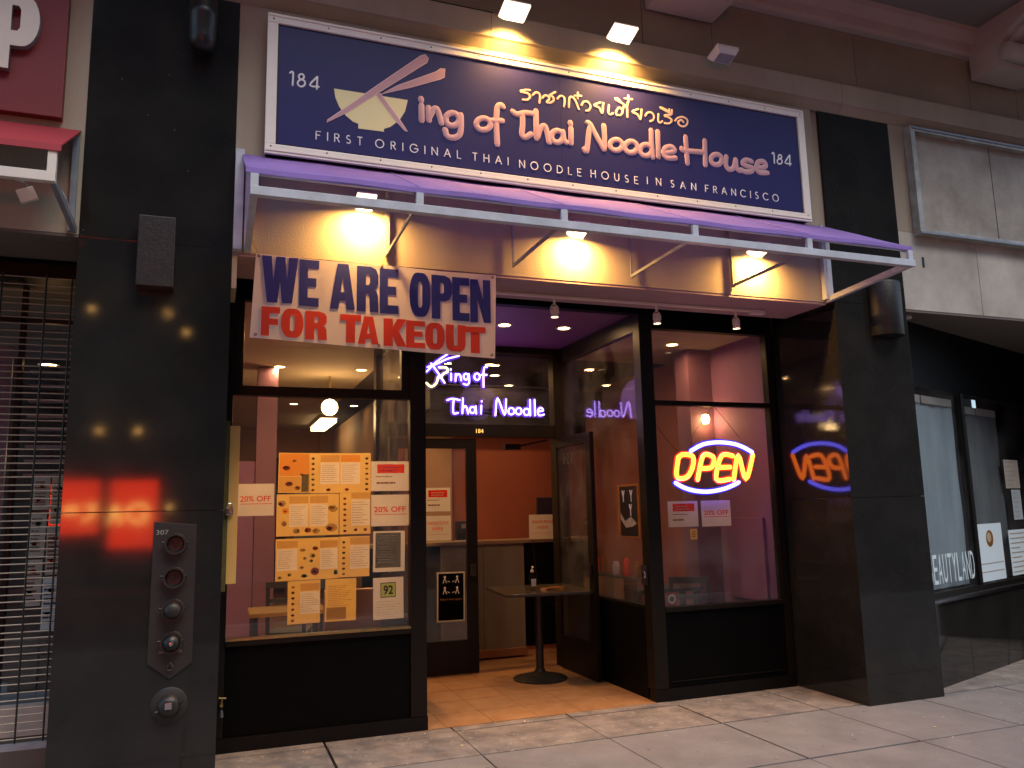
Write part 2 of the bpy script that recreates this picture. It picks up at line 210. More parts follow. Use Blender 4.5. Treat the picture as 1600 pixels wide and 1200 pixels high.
M['white_vinyl'] = mat('white_vinyl', (0.82, 0.80, 0.80), 0.5)
M['purple'] = mat('purple_canvas', (0.46, 0.31, 0.80), 0.72, var=0.2, scale=2.5, bump=0.12, bscale=120)
M['red_sign'] = mat('red_sign_paint', (0.19, 0.018, 0.020), 0.5, var=0.15, scale=2)
M['red_canvas'] = mat('red_canvas', (0.34, 0.025, 0.035), 0.7, var=0.15, scale=3)
M['off_white'] = mat('off_white_paint', (0.74, 0.68, 0.58), 0.5, var=0.1, scale=4)
M['grey_steel'] = mat('grey_steel', (0.30, 0.33, 0.37), 0.45, metal=0.3, var=0.3, scale=7)
M['banner'] = mat('white_banner_vinyl', (0.90, 0.84, 0.80), 0.45, var=0.06, scale=3, bump=0.15, bscale=6)
M['blue_ink'] = mat('blue_ink', (0.014, 0.026, 0.20), 0.45, var=0.1, scale=5)
M['red_ink'] = mat('red_ink', (0.74, 0.055, 0.022), 0.45, var=0.1, scale=5)
M['black'] = mat('black_plastic', (0.01, 0.01, 0.01), 0.4, var=0.3, scale=9)
M['dark_ink'] = mat('dark_ink', (0.04, 0.035, 0.03), 0.6)
M['paper'] = mat('white_paper', (0.80, 0.74, 0.66), 0.8, var=0.05, scale=6)
M['menu_yellow'] = mat('yellow_menu_paper', (0.88, 0.58, 0.14), 0.7, var=0.3, scale=7, dark=(0.78, 0.44, 0.09))
M['menu_orange'] = mat('orange_print', (0.62, 0.30, 0.07), 0.7, var=0.3, scale=12)
M['menu_cream'] = mat('cream_print', (0.92, 0.80, 0.60), 0.7)
M['menu_tan'] = mat('tan_print', (0.50, 0.36, 0.15), 0.7)
M['food_brown'] = mat('food_print', (0.25, 0.09, 0.03), 0.6, var=0.7, scale=60, dark=(0.5, 0.3, 0.12))
M['food_grey'] = mat('dish_print', (0.42, 0.40, 0.36), 0.6, var=0.7, scale=50, dark=(0.12, 0.10, 0.09))
M['food_green'] = mat('herb_print', (0.12, 0.22, 0.06), 0.6, var=0.6, scale=60)
M['ink_grey'] = mat('grey_ink', (0.35, 0.30, 0.25), 0.7)
M['slate'] = mat('slate_print', (0.14, 0.15, 0.16), 0.6, var=0.2, scale=20)
M['lime'] = mat('lime_print', (0.45, 0.58, 0.18), 0.6)
M['sidewalk'] = mat('paving_concrete', (0.245, 0.222, 0.208), 0.82, var=0.34, scale=2.6, bump=0.5, bscale=45, dark=(0.165, 0.148, 0.138))
M['sidewalk_b'] = mat('worn_lamplit_paving', (0.33, 0.265, 0.215), 0.85, var=0.5, scale=5.0, bump=0.6, bscale=35, dark=(0.115, 0.097, 0.088))  # wear noise; warm lamp light near the entrance put into the base colour
for _k in ('sidewalk', 'sidewalk_b'):
    spotted(M[_k], (0.11, 0.10, 0.095), 9.0, 0.17, 0.88, 0.65)
    spotted(M[_k], (0.62, 0.58, 0.52), 22.0, 0.14, 0.93, 0.8)
spotted(M['sidewalk_b'], (0.50, 0.43, 0.36), 14.0, 0.30, 0.72, 0.35)
M['bedding'] = mat('dark_joint_bed', (0.085, 0.075, 0.068), 0.95, var=0.3, scale=10)
M['asphalt'] = mat('asphalt', (0.05, 0.05, 0.052), 0.9, var=0.3, scale=8, bump=0.4, bscale=120)
M['floor_tile'] = mat('entry_tile', (0.44, 0.235, 0.105), 0.45, var=0.35, scale=7, bump=0.1, bscale=60, dark=(0.31, 0.14, 0.05))
M['vest_ceiling'] = mat('purple_ceiling', (0.15, 0.045, 0.13), 0.6, var=0.1, scale=3)
M['box_metal'] = mat('aged_light_metal', (0.50, 0.50, 0.46), 0.45, metal=0.3, var=0.5, scale=5, dark=(0.22, 0.20, 0.17))
M['fascia_soffit'] = mat('mauve_soffit', (0.36, 0.25, 0.27), 0.75, var=0.15, scale=3)
M['side_wall'] = mat('brown_red_wall', (0.30, 0.095, 0.075), 0.6, var=0.16, scale=1.5)
M['orange_wall'] = mat('terracotta_wall', (0.31, 0.085, 0.045), 0.6, var=0.16, scale=1.5)
M['purple_wall'] = mat('plum_wall', (0.27, 0.12, 0.235), 0.65, var=0.15, scale=2)
M['rod_metal'] = mat('warm_tone_steel', (0.46, 0.38, 0.29), 0.5, metal=0.3, var=0.4, scale=8)  # steel with a warm beige base tone and noise
M['mauve_wall'] = mat('mauve_column', (0.215, 0.10, 0.15), 0.6, var=0.1, scale=2)
M['tan_wall'] = mat('tan_wall', (0.42, 0.24, 0.12), 0.7, var=0.15, scale=2)
M['tan_ceiling'] = mat('tan_ceiling', (0.42, 0.32, 0.22), 0.85, var=0.1, scale=2)
M['brown_wall'] = mat('brown_wall', (0.22, 0.10, 0.05), 0.7, var=0.2, scale=2)
M['counter_grey'] = mat('counter_front', (0.20, 0.19, 0.15), 0.45, var=0.4, scale=2.5, streak=True)
M['counter_top'] = mat('counter_top', (0.22, 0.16, 0.10), 0.3)
M['wood_floor'] = mat('interior_floor', (0.30, 0.16, 0.08), 0.4, var=0.2, scale=5)
M['wood_plank'] = mat('yellow_wood', (0.78, 0.52, 0.16), 0.65, var=0.3, scale=5, streak=True)
M['green_moss'] = mat('weathered_green_strip', (0.12, 0.11, 0.035), 0.85, var=0.5, scale=14)
M['dark_wood'] = mat('dark_chair_wood', (0.035, 0.035, 0.030), 0.5, var=0.3, scale=8)
M['table_top'] = mat('laminate_top', (0.060, 0.045, 0.030), 0.22, var=0.2, scale=8)
M['cast_iron'] = mat('dark_cast_metal', (0.035, 0.032, 0.029), 0.42, metal=0.35, var=0.35, scale=12, bump=0.25, bscale=90)
M['plate'] = mat('grey_brown_plate', (0.019, 0.0185, 0.0155), 0.55, metal=0.0, var=0.3, scale=6, bump=0.1)
M['polish'] = mat('worn_polished_steel', (0.55, 0.56, 0.58), 0.2, metal=1.0, var=0.2, scale=15)
M['brass'] = mat('dull_brass', (0.50, 0.36, 0.14), 0.35, metal=0.9, var=0.3, scale=20)
M['sconce'] = mat('dark_sconce_metal', (0.030, 0.027, 0.025), 0.45, metal=0.3, var=0.6, scale=30, bump=0.2)
M['white_lamp'] = mat('white_lamp_paint', (0.72, 0.66, 0.62), 0.45)
M['glass'] = glass_mat('window_glass', dust_haze=0.085)
M['glass_dark'] = glass_mat('side_window_glass', tint=(0.90, 0.92, 0.93), dust_haze=0.05)
M['clear'] = glass_mat('clear_plastic', tint=(0.9, 0.93, 0.95), ior=1.35)
M['shade_grey'] = mat('grey_fabric_shade', (0.46, 0.56, 0.60), 0.8, var=0.3, scale=4, streak=True)
M['shade_dim'] = mat('sheer_grey_shade', (0.26, 0.28, 0.28), 0.8, var=0.4, scale=3, streak=True)
M['cool_paper'] = mat('cool_white_paper', (0.62, 0.74, 0.78), 0.8)
M['cool_letter'] = mat('pale_blue_vinyl', (0.66, 0.78, 0.80), 0.5)
for _k in ('paper', 'menu_yellow', 'menu_cream', 'menu_tan', 'menu_orange'): see_through(M[_k]) if _k in M else None
M['dark_room'] = mat('unlit_interior', (0.02, 0.018, 0.016), 0.9, var=0.3, scale=3)  # near-black colour stands in for interiors that get little light
M['opp_a'] = mat('opposite_brick', (0.17, 0.155, 0.14), 0.9, var=0.3, scale=2)
M['opp_b'] = mat('opposite_stone', (0.22, 0.21, 0.20), 0.9, var=0.3, scale=2)
M['opp_glass'] = mat('opposite_window_glass', (0.03, 0.035, 0.045), 0.1)
M['e_lamp'] = emat('warm_lamp_lens', (1.0, 0.70, 0.38), 4.0)
M['e_lens_dim'] = emat('pale_lamp_glass', (1.0, 0.72, 0.5), 1.3)
M['e_down'] = emat('downlight_lens', (1.0, 0.62, 0.26), 16.0)
M['e_globe'] = emat('globe_glass', (1.0, 0.66, 0.25), 14.0)
M['e_tube'] = emat('fluorescent_diffuser', (1.0, 0.74, 0.38), 4.0)
M['e_violet'] = emat('violet_neon_tube', (0.50, 0.30, 1.0), 3.6)
M['e_yneon'] = emat('yellow_neon_tube', (1.0, 0.85, 0.15), 3.5)
M['e_open_red'] = emat('open_letter_tube', (1.0, 0.17, 0.008), 6.5)
M['e_open_halo'] = emat('open_letter_glow', (1.0, 0.02, 0.02), 0.35, base=(0.4, 0.02, 0.02))  # red glow around the letters, built as emissive ribbons behind them
M['e_open_blue'] = emat('open_arc_tube', (0.13, 0.12, 1.0), 8.0)
M['e_open_bhalo'] = emat('open_arc_glow', (0.03, 0.02, 1.0), 0.35, base=(0.02, 0.02, 0.3))  # blue glow around the arcs, put into an emissive ribbon
M['e_gold'] = emat('glowing_gold_numeral', (1.0, 0.6, 0.15), 0.7, base=(0.8, 0.5, 0.15))  # gold numerals given a glow of their own
M['e_red_box'] = emat('red_backlit_panel', (1.0, 0.035, 0.008), 9.0, base=(0.5, 0.02, 0.01))
M['e_yellow_box'] = emat('yellow_backlit_lettering', (1.0, 0.50, 0.10), 17.0)
M['e_far'] = emat('far_street_lamp', (1.0, 0.50, 0.13), 90.0)

# ---------------------------------------------------------------- mesh helpers
class MB:
    def __init__(s): s.bm = bmesh.new()
    def box(s, x0, x1, y0, y1, z0, z1, T=None, bevel=0.0):
        b = bmesh.new()
        vs = [b.verts.new((x, y, z)) for x in (x0, x1) for y in (y0, y1) for z in (z0, z1)]
        for f in ((0, 1, 3, 2), (4, 6, 7, 5), (0, 4, 5, 1), (2, 3, 7, 6), (0, 2, 6, 4), (1, 5, 7, 3)):
            b.faces.new([vs[i] for i in f])
        if bevel: bmesh.ops.bevel(b, geom=list(b.edges), offset=bevel, segments=2, affect='EDGES', profile=0.7)
        s._merge(b, T); return s
    def _merge(s, b, T=None):
        if T is not None: bmesh.ops.transform(b, matrix=T, verts=b.verts)
        bmesh.ops.recalc_face_normals(b, faces=b.faces)
        me = bpy.data.meshes.new('tmp'); b.to_mesh(me); b.free()
        s.bm.from_mesh(me); bpy.data.meshes.remove(me)
    def prism(s, poly, t0, t1, axis='Y', T=None, bevel=0.0):
        """Outline extruded along an axis: Y -> poly is (x,z); X -> (y,z); Z -> (x,y)."""
        b = bmesh.new()
        def P(p, t):
            return {'Y': (p[0], t, p[1]), 'X': (t, p[0], p[1]), 'Z': (p[0], p[1], t)}[axis]
        v0 = [b.verts.new(P(p, t0)) for p in poly]; v1 = [b.verts.new(P(p, t1)) for p in poly]
        b.faces.new(v0); b.faces.new(v1[::-1])
        n = len(poly)
        for i in range(n): b.faces.new([v0[i], v0[(i + 1) % n], v1[(i + 1) % n], v1[i]])
        if bevel: bmesh.ops.bevel(b, geom=list(b.edges), offset=bevel, segments=1, affect='EDGES')
        s._merge(b, T); return s
    def tube(s, pts, r, n=8, T=None, flat=None, ycap=True, taper=1.0):
        """Round tube through 3-D points; flat squashes it along Y (lettering)."""
        pts = [Vector(p) for p in pts]
        b = bmesh.new(); rings = []
        for i, p in enumerate(pts):
            a = pts[max(0, i - 1)]; c = pts[min(len(pts) - 1, i + 1)]
            t = (c - a)
            if t.length < 1e-9: t = Vector((0, 0, 1))
            t.normalize()
            ref = Vector((0, 1, 0)) if abs(t.y) < 0.9 else Vector((1, 0, 0))
            u = t.cross(ref).normalized(); w = u.cross(t).normalized()
            rr = r * (taper if i == len(pts) - 1 else 1.0)
            fl = (flat / r) if flat else 1.0
            rings.append([(p, u, w, rr, fl, t)])
        vr = []
        def ring(p, u, w, rr, fl, k=1.0, sh=0.0, t=None):
            q = p + (t * sh if t is not None else Vector())
            return [b.verts.new(q + u * (math.cos(2 * math.pi * j / n + 0.39) * rr * k) + w * (math.sin(2 * math.pi * j / n + 0.39) * rr * fl * k)) for j in range(n)]
        first = rings[0][0]; last = rings[-1][0]
        vr.append(ring(*first[:5], k=0.55, sh=-first[3] * 0.75, t=first[5]))
        for rg in rings: vr.append(ring(*rg[0][:5]))
        vr.append(ring(*last[:5], k=0.55, sh=last[3] * 0.75, t=last[5]))
        for a, c in zip(vr, vr[1:]):
            for j in range(n): b.faces.new([a[j], a[(j + 1) % n], c[(j + 1) % n], c[j]])
        b.faces.new(vr[0][::-1]); b.faces.new(vr[-1])
        s._merge(b, T); return s
    def rod(s, a, c, r, n=8, T=None):
        a = Vector(a); c = Vector(c); b = bmesh.new()
        t = (c - a).normalized(); ref = Vector((0, 0, 1)) if abs(t.z) < 0.9 else Vector((1, 0, 0))
        u = t.cross(ref).normalized(); w = u.cross(t)
        R0 = [b.verts.new(a + u * math.cos(2 * math.pi * j / n) * r + w * math.sin(2 * math.pi * j / n) * r) for j in range(n)]
        R1 = [b.verts.new(v.co + (c - a)) for v in R0]
        for j in range(n): b.faces.new([R0[j], R0[(j + 1) % n], R1[(j + 1) % n], R1[j]])
        b.faces.new(R0); b.faces.new(R1[::-1]); s._merge(b, T); return s
    def lathe(s, prof, c, axis='Z', n=24, T=None, a0=0.0, a1=360.0):
        """prof: (radius, height along axis) pairs around centre c."""
        b = bmesh.new(); full = abs(a1 - a0) >= 359.9; cols = []
        m = n if full else n + 1
        for j in range(m):
            a = R(a0 + (a1 - a0) * j / n); ca, sa = math.cos(a), math.sin(a); col = []
            for r_, h in prof:
                if axis == 'Z': p = (r_ * ca, r_ * sa, h)
                elif axis == 'Y': p = (r_ * ca, h, r_ * sa)
                else: p = (h, r_ * ca, r_ * sa)
                col.append(b.verts.new(Vector(c) + Vector(p)))
            cols.append(col)
        for j in range(m if full else m - 1):
            A, B = cols[j], cols[(j + 1) % m]
            for k in range(len(prof) - 1): b.faces.new([A[k], B[k], B[k + 1], A[k + 1]])
        bmesh.ops.remove_doubles(b, verts=b.verts, dist=1e-5)
        s._merge(b, T); return s
    def quad(s, ps, T=None):
        b = bmesh.new(); b.faces.new([b.verts.new(p) for p in ps]); s._merge(b, T); return s
    def bar(s, a, c, w, h, T=None):
        """Square bar from a to c; w across, h roughly vertical."""
        a = Vector(a); c = Vector(c); t = (c - a).normalized()
        ref = Vector((0, 0, 1)) if abs(t.z) < 0.95 else Vector((0, 1, 0))
        u = t.cross(ref).normalized() * (w / 2); v = u.cross(t).normalized() * (h / 2)
        b = bmesh.new()
        A = [b.verts.new(a + u * i + v * j) for i, j in ((-1, -1), (1, -1), (1, 1), (-1, 1))]
        B = [b.verts.new(c + u * i + v * j) for i, j in ((-1, -1), (1, -1), (1, 1), (-1, 1))]
        b.faces.new(A); b.faces.new(B[::-1])
        for k in range(4): b.faces.new([A[k], A[(k + 1) % 4], B[(k + 1) % 4], B[k]])
        s._merge(b, T); return s
    def build(s, name, m, parent=None, smooth=False, label=None, kind=None):
        me = bpy.data.meshes.new(name)
        if parent is not None:
            off = root_of(parent)
            bmesh.ops.translate(s.bm, vec=-off, verts=s.bm.verts)
        s.bm.to_mesh(me); s.bm.free()
        me.materials.append(m)
        if smooth:
            for p in me.polygons: p.use_smooth = True
            try: me.set_sharp_from_angle(angle=R(40))
            except Exception: pass
        o = bpy.data.objects.new(name, me); COL.objects.link(o)
        if parent is not None: o.parent = parent
        if label: o['label'] = label
        if kind: o['kind'] = kind
        return o

def root_of(o):
    v = Vector((0, 0, 0))
    while o is not None: v += o.location; o = o.parent
    return v
def tag(o, label, cat, group=None, kind=None):
    o['label'] = label; o['category'] = cat
    if group: o['group'] = group
    if kind: o['kind'] = kind
    return o
def thing(name, label, cat, loc=(0, 0, 0), group=None, kind=None):
    o = bpy.data.objects.new(name, None); COL.objects.link(o); o.location = loc; o.empty_display_size = 0.1
    return tag(o, label, cat, group, kind)
def structure(name):
    o = bpy.data.objects.new(name, None); COL.objects.link(o); o['kind'] = 'structure'; o.empty_display_size = 0.1
    return o
def dup(root, loc, label=None):
    def cp(o, par):
        c = o.copy(); COL.objects.link(c); c.parent = par
        for ch in list(o.children): cp(ch, c)
        return c
    c = cp(root, None); c.location = loc
    if label: c['label'] = label
    return c
def B(name, x0, x1, y0, y1, z0, z1, m, parent=None, bevel=0.0, T=None, label=None, kind=None):
    return MB().box(x0, x1, y0, y1, z0, z1, T, bevel).build(name, m, parent, label=label, kind=kind)

def smooth_line(pts, k=5):
    if len(pts) < 3: return [Vector(p) for p in pts]
    P = [Vector(p) for p in pts]; out = []
    closed = (P[0] - P[-1]).length < 1e-4
    for i in range(len(P) - 1):
        p0 = P[i - 1] if i > 0 else (P[-2] if closed else P[0])
        p3 = P[i + 2] if i + 2 < len(P) else (P[1] if closed else P[-1])
        p1, p2 = P[i], P[i + 1]
        for j in range(k):
            t = j / k
            out.append(0.5 * ((2 * p1) + (p2 - p0) * t + (2 * p0 - 5 * p1 + 4 * p2 - p3) * t * t + (3 * p1 - p0 - 3 * p2 + p3) * t ** 3))
    out.append(P[-1]); return out
def strokes(name, lst, y, r, m, parent, flat=0.004, n=8, k=5, dy=0.0004, taper=1.0, label=None):
    mb = MB()
    for i, s in enumerate(lst):
        pts = smooth_line([(p[0], y - (i % 5) * dy, p[1]) for p in s], k)
        mb.tube(pts, r, n=n, flat=flat, taper=taper)
    return mb.build(name, m, parent, smooth=True, label=label)

def letters(name, lst, counts, *a, **k):
    i = 0; out = []
    for c in counts:
        out.append(strokes(name, lst[i:i + c], *a, **k)); i += c
    return out
C_BIG = [2, 2, 2, 1, 2, 2, 2, 2, 2, 3, 1, 1, 2, 1, 1, 3, 1, 2, 1, 1]
C_NEON = [3, 2, 2, 2, 1, 2, 2, 2, 2, 2, 1, 1, 1, 2, 1, 1]
# thin geometric capitals, unit height, as pen strokes
def arc(cx, cy, rx, ry, a0, a1, n=10):
    return [(cx + rx * math.cos(R(a0 + (a1 - a0) * i / n)), cy + ry * math.sin(R(a0 + (a1 - a0) * i / n))) for i in range(n + 1)]
PEN = {
 'F': (0.5, [[(0, 0), (0, 1), (0.5, 1)], [(0, 0.52), (0.42, 0.52)]]), 'I': (0.0, [[(0, 0), (0, 1)]]),
 'R': (0.55, [[(0, 0), (0, 1), (0.28, 1)], arc(0.26, 0.75, 0.24, 0.25, 90, -90), [(0.26, 0.5), (0, 0.5)], [(0.22, 0.5), (0.55, 0)]]),
 'S': (0.5, [arc(0.25, 0.76, 0.21, 0.24, 50, 270, 9) + arc(0.25, 0.26, 0.23, 0.26, 90, -140, 9)[1:]]),
 'T': (0.56, [[(0, 1), (0.56, 1)], [(0.28, 0), (0.28, 1)]]), 'O': (1.0, [arc(0.5, 0.5, 0.5, 0.52, 0, 360, 22)]),
 'G': (0.95, [arc(0.5, 0.5, 0.5, 0.52, 42, 360, 20) , [(1.0, 0.48), (0.56, 0.48)]]), 'N': (0.7, [[(0, 0), (0, 1)], [(0, 1), (0.7, 0)], [(0.7, 0), (0.7, 1)]]),
 'A': (0.78, [[(0, 0), (0.39, 1)], [(0.39, 1), (0.78, 0)], [(0.14, 0.34), (0.64, 0.34)]]), 'L': (0.46, [[(0, 1), (0, 0), (0.46, 0)]]),
 'H': (0.66, [[(0, 0), (0, 1)], [(0.66, 0), (0.66, 1)], [(0, 0.52), (0.66, 0.52)]]), 'D': (0.75, [[(0, 0), (0, 1), (0.2, 1)], arc(0.2, 0.5, 0.55, 0.5, 90, -90), [(0.2, 0), (0, 0)]]),
 'E': (0.5, [[(0.5, 1), (0, 1), (0, 0), (0.5, 0)], [(0, 0.52), (0.45, 0.52)]]), 'U': (0.64, [[(0, 1), (0, 0.34)] + arc(0.32, 0.32, 0.32, 0.33, 180, 360, 10)[1:] + [(0.64, 1)]]),
 'C': (0.85, [arc(0.5, 0.5, 0.5, 0.52, 46, 314, 18)]),
}
SMOOTHED = {'O', 'S', 'C', 'G'}
def pen_word(parent, m, word, x0, z0, x1, z1, h, y, r, flat):
    tot = sum(PEN[c][0] for c in word) * h
    gap = ((x1 - x0) - tot) / max(1, len(word) - 1)
    x = x0
    for i, c in enumerate(word):
        mb = MB(); w, st = PEN[c]; z = z0 + (z1 - z0) * (x - x0) / max(1e-6, x1 - x0)
        for k, s in enumerate(st):
            mb.tube([(x + p[0] * h, y - 0.0003 * k, z + p[1] * h) for p in s], r, n=6, flat=flat)
        mb.build('tagline_letter', m, parent); x += w * h + gap

def text_mesh(s, size, w=None, h=None, depth=0.0008, bold=0.0):
    c = bpy.data.curves.new('t', 'FONT'); c.body = s; c.size = size; c.extrude = depth; c.offset = bold
    c.align_x = 'LEFT'; c.resolution_u = 3
    o = bpy.data.objects.new('t', c); COL.objects.link(o)
    dg = bpy.context.evaluated_depsgraph_get(); dg.update()
    me = bpy.data.meshes.new_from_object(o.evaluated_get(dg), depsgraph=dg)
    bpy.data.objects.remove(o); bpy.data.curves.remove(c)
    xs = [v.co.x for v in me.vertices]; ys = [v.co.y for v in me.vertices]
    x0, x1, y0, y1 = min(xs), max(xs), min(ys), max(ys)
    sx = (w / (x1 - x0)) if w else 1; sy = (h / (y1 - y0)) if h else (sx if w else 1)
    if w is None and h is not None: sx = sy
    for v in me.vertices: v.co.x = (v.co.x - x0) * sx; v.co.y = (v.co.y - y0) * sy
    return me
def text(name, s, x, y, z, w=None, h=None, m=None, parent=None, size=0.1, bold=0.0, T=None, flip=False, depth=0.0008):
    """Raised print on a wall facing -Y: lower-left corner at (x,y,z)."""
    me = text_mesh(s, size, w, h, depth, bold)
    X = Matrix.Translation((x, y, z)) @ Matrix.Rotation(R(90), 4, 'X')
    if flip:
        mx = max(v.co.x for v in me.vertices)
        for v in me.vertices: v.co.x = mx - v.co.x
    mb = MB(); mb.bm.from_mesh(me); bpy.data.meshes.remove(me)
    bmesh.ops.transform(mb.bm, matrix=(T @ X) if T is not None else X, verts=mb.bm.verts)
    bmesh.ops.recalc_face_normals(mb.bm, faces=mb.bm.faces)
    return mb.build(name, m, parent)
def outline(name, contours, y, depth, m, parent, grow_by=0.0):
    """Filled 2-D outline with holes standing on a wall facing -Y."""
    c = bpy.data.curves.new('c', 'CURVE'); c.dimensions = '2D'; c.fill_mode = 'BOTH'; c.extrude = depth; c.offset = grow_by
    for pts in contours:
        sp = c.splines.new('POLY'); sp.points.add(len(pts) - 1); sp.use_cyclic_u = True
        for i, p in enumerate(pts): sp.points[i].co = (p[0], p[1], 0, 1)
    o = bpy.data.objects.new('c', c); COL.objects.link(o)
    dg = bpy.context.evaluated_depsgraph_get(); dg.update()
    me = bpy.data.meshes.new_from_object(o.evaluated_get(dg), depsgraph=dg)
    bpy.data.objects.remove(o); bpy.data.curves.remove(c)
    mb = MB(); mb.bm.from_mesh(me); bpy.data.meshes.remove(me)
    bmesh.ops.transform(mb.bm, matrix=Matrix.Translation((0, y, 0)) @ Matrix.Rotation(R(90), 4, 'X'), verts=mb.bm.verts)
    bmesh.ops.recalc_face_normals(mb.bm, faces=mb.bm.faces)
    return mb.build(name, m, parent)
def area_light(name, loc, direction, sx, sy, power, col, parent=None, spread=180):
    l = bpy.data.lights.new(name, 'AREA'); l.shape = 'RECTANGLE'; l.size = sx; l.size_y = sy
    l.energy = power; l.color = col; l.spread = R(spread)
    o = bpy.data.objects.new(name, l); COL.objects.link(o)
    o.location = Vector(loc) - (root_of(parent) if parent else Vector())
    o.rotation_euler = Vector(direction).to_track_quat('-Z', 'Y').to_euler()
    if parent: o.parent = parent
    return o
def point_light(name, loc, power, col, rad=0.05, parent=None):
    l = bpy.data.lights.new(name, 'POINT'); l.energy = power; l.color = col; l.shadow_soft_size = rad
    o = bpy.data.objects.new(name, l); COL.objects.link(o); o.location = Vector(loc) - (root_of(parent) if parent else Vector())
    if parent: o.parent = parent
    return o
# ================================================================ SETTING: ground
pav = structure('pavement')
B('joint_bed', -6, 14, -6.0, 0.86, -0.20, -0.035, M['bedding'], pav)
ys = [0.855, 0.72, 0.07, -0.905, -1.88, -2.86, -3.84, -4.82, -5.95]
for r_i in range(len(ys) - 1):
    y1, y0 = ys[r_i], ys[r_i + 1]
    x = -4.4
    off = 0.0 if r_i != 1 else 0.0
    while x < 13:
        g = 0.011 + 0.004 * random.random()
        m_ = M['sidewalk_b'] if r_i in (0, 1) else M['sidewalk']
        gy = 0.024 if r_i < 3 else 0.014
        xe = x + 0.965
        dz = random.uniform(-0.0025, 0.002)
        if r_i == 1 and x > 5.6: pass
        jt = random.uniform(-0.006, 0.006)
        B('paving_slab', x + jt + 0.4, xe - g + 0.4, y0 + gy + random.uniform(-.005, .005), y1, -0.05, dz, m_, pav, bevel=0.004)
        x = xe
kerb = structure('kerb'); B('kerb_stone', -6, 14, -6.2, -6.01, -0.30, -0.004, M['panel_grey'], kerb)
road = B('road', -60, 60, -14.6, -6.2, -0.5, -0.15, M['asphalt']); road['kind'] = 'structure'
opp_pav = B('opposite_pavement', -60, 60, -19.8, -14.6, -0.5, -0.01, M['sidewalk']); opp_pav['kind'] = 'structure'
grd = B('ground', -60, 60, -60, 60, -0.9, -0.52, M['bedding']); grd['kind'] = 'structure'
walk_r = B('side_pavement', 4.2, 14, 0.72, 3.2, -0.2, -0.010, M['sidewalk']); walk_r['kind'] = 'structure'

# entry floor of large tiles
ent = structure('entry_floor')
B('tile_bed', 1.2, 3.75, 0.862, 2.9, -0.1, -0.003, M['brown_wall'], ent)
for i in range(6):
    for j in range(5):
        x = 1.47 + i * 0.385 - 0.1; y = 0.862 + j * 0.41
        B('floor_tile', x, x + 0.381, y + (0.0 if j == 0 else 0.004), min(y + 0.406, 2.74), -0.02, random.uniform(-0.0004, 0.0004), M['floor_tile'], ent, bevel=0.0015)

# ================================================================ GRANITE PILLARS
def pillar(x0, x1, label, depth=0.86, ztop=5.2, wide_l=False):
    t = thing('granite_pillar', label, 'pillar', ((x0 + x1) / 2, 0.4, 0), 'black granite pillars')
    cuts = [0.0, 1.69, 3.40, ztop]
    B('pillar_core', x0 + 0.02, x1 - 0.02, 0.02, depth, -0.02, ztop - 0.002, M['joint'], t)
    for a, b in zip(cuts, cuts[1:]):
        B('granite_slab', x0, x1, 0.0, 0.022, a, b - 0.004, M['granite'], t, bevel=0.0008)
        B('granite_slab', x0, x0 + 0.022, 0.0225, depth, a, b - 0.004, M['granite'], t, bevel=0.0008)
        B('granite_slab', x1 - 0.022, x1, 0.0225, depth, a, b - 0.004, M['granite'], t, bevel=0.0008)
    return t
pillar(-0.842, 0.066, 'wide polished black granite pillar with the round fire hose connections')
pillar(9.3, 10.15, 'added granite pillar out of view, darkening the right shop window reflection', depth=2.2)  # unseen pillar added to keep bright sky out of the right shop glass
pillar(5.078, 5.893, 'polished black granite pillar right of the noodle shop with a half-round sconce')

# ================================================================ BUILDING FRONT
bld = thing('commercial_building', 'taupe stucco building front with moulding, dark upper stone and scroll brackets above the shops', 'building', (2.5, 0.6, 0))
# wall behind and below the sign
B('fascia_panel', 0.068, 4.984, 0.0, 0.49, 3.383, 5.19, M['stucco'], bld)
B('wall_strip', 4.986, 5.076, 0.03, 0.49, 3.40, 5.19, M['stucco'], bld)
B('wall_panel', -4.0, -0.844, 0.004, 0.55, 3.415, 5.19, M['stucco'], bld)
# big panels right of the pillar, joints between
for a, b_ in ((5.895, 6.857), (6.863, 8.05), (8.056, 9.3), (9.306, 10.6)):
    B('wall_panel', a, b_, 0.0, 0.30, 3.384, 4.13, M['panel_grey'], bld, bevel=0.002)
B('wall_panel', 5.895, 10.6, 0.003, 0.30, 4.134, 5.19, M['stucco'], bld)
# moulding band
prof = [(0.0, 5.192), (-0.055, 5.25), (-0.075, 5.262), (-0.075, 5.455), (-0.05, 5.475), (0.0, 5.475)]
for a, b_ in ((-4.0, 1.9), (1.903, 5.30), (5.305, 8.3), (8.303, 10.6)):
    MB().prism(prof, a, b_, 'X').build('moulding', M['stucco'], bld)
B('wall_backing', -4.0, 10.6, 0.005, 0.3, 5.192, 5.475, M['stucco_up'], bld)
# upper stones
xs = [-4.0, -1.3, 1.1, 3.30, 4.00, 5.6, 7.06, 7.73, 9.2, 10.6]
for a, b_ in zip(xs, xs[1:]):
    B('upper_stone', a, b_ - 0.006, 0.03, 0.3, 5.478, 6.075, M['stucco_up'], bld, bevel=0.003)
B('stone_backing', -4.0, 10.6, 0.045, 0.29, 5.48, 6.07, M['joint'], bld)
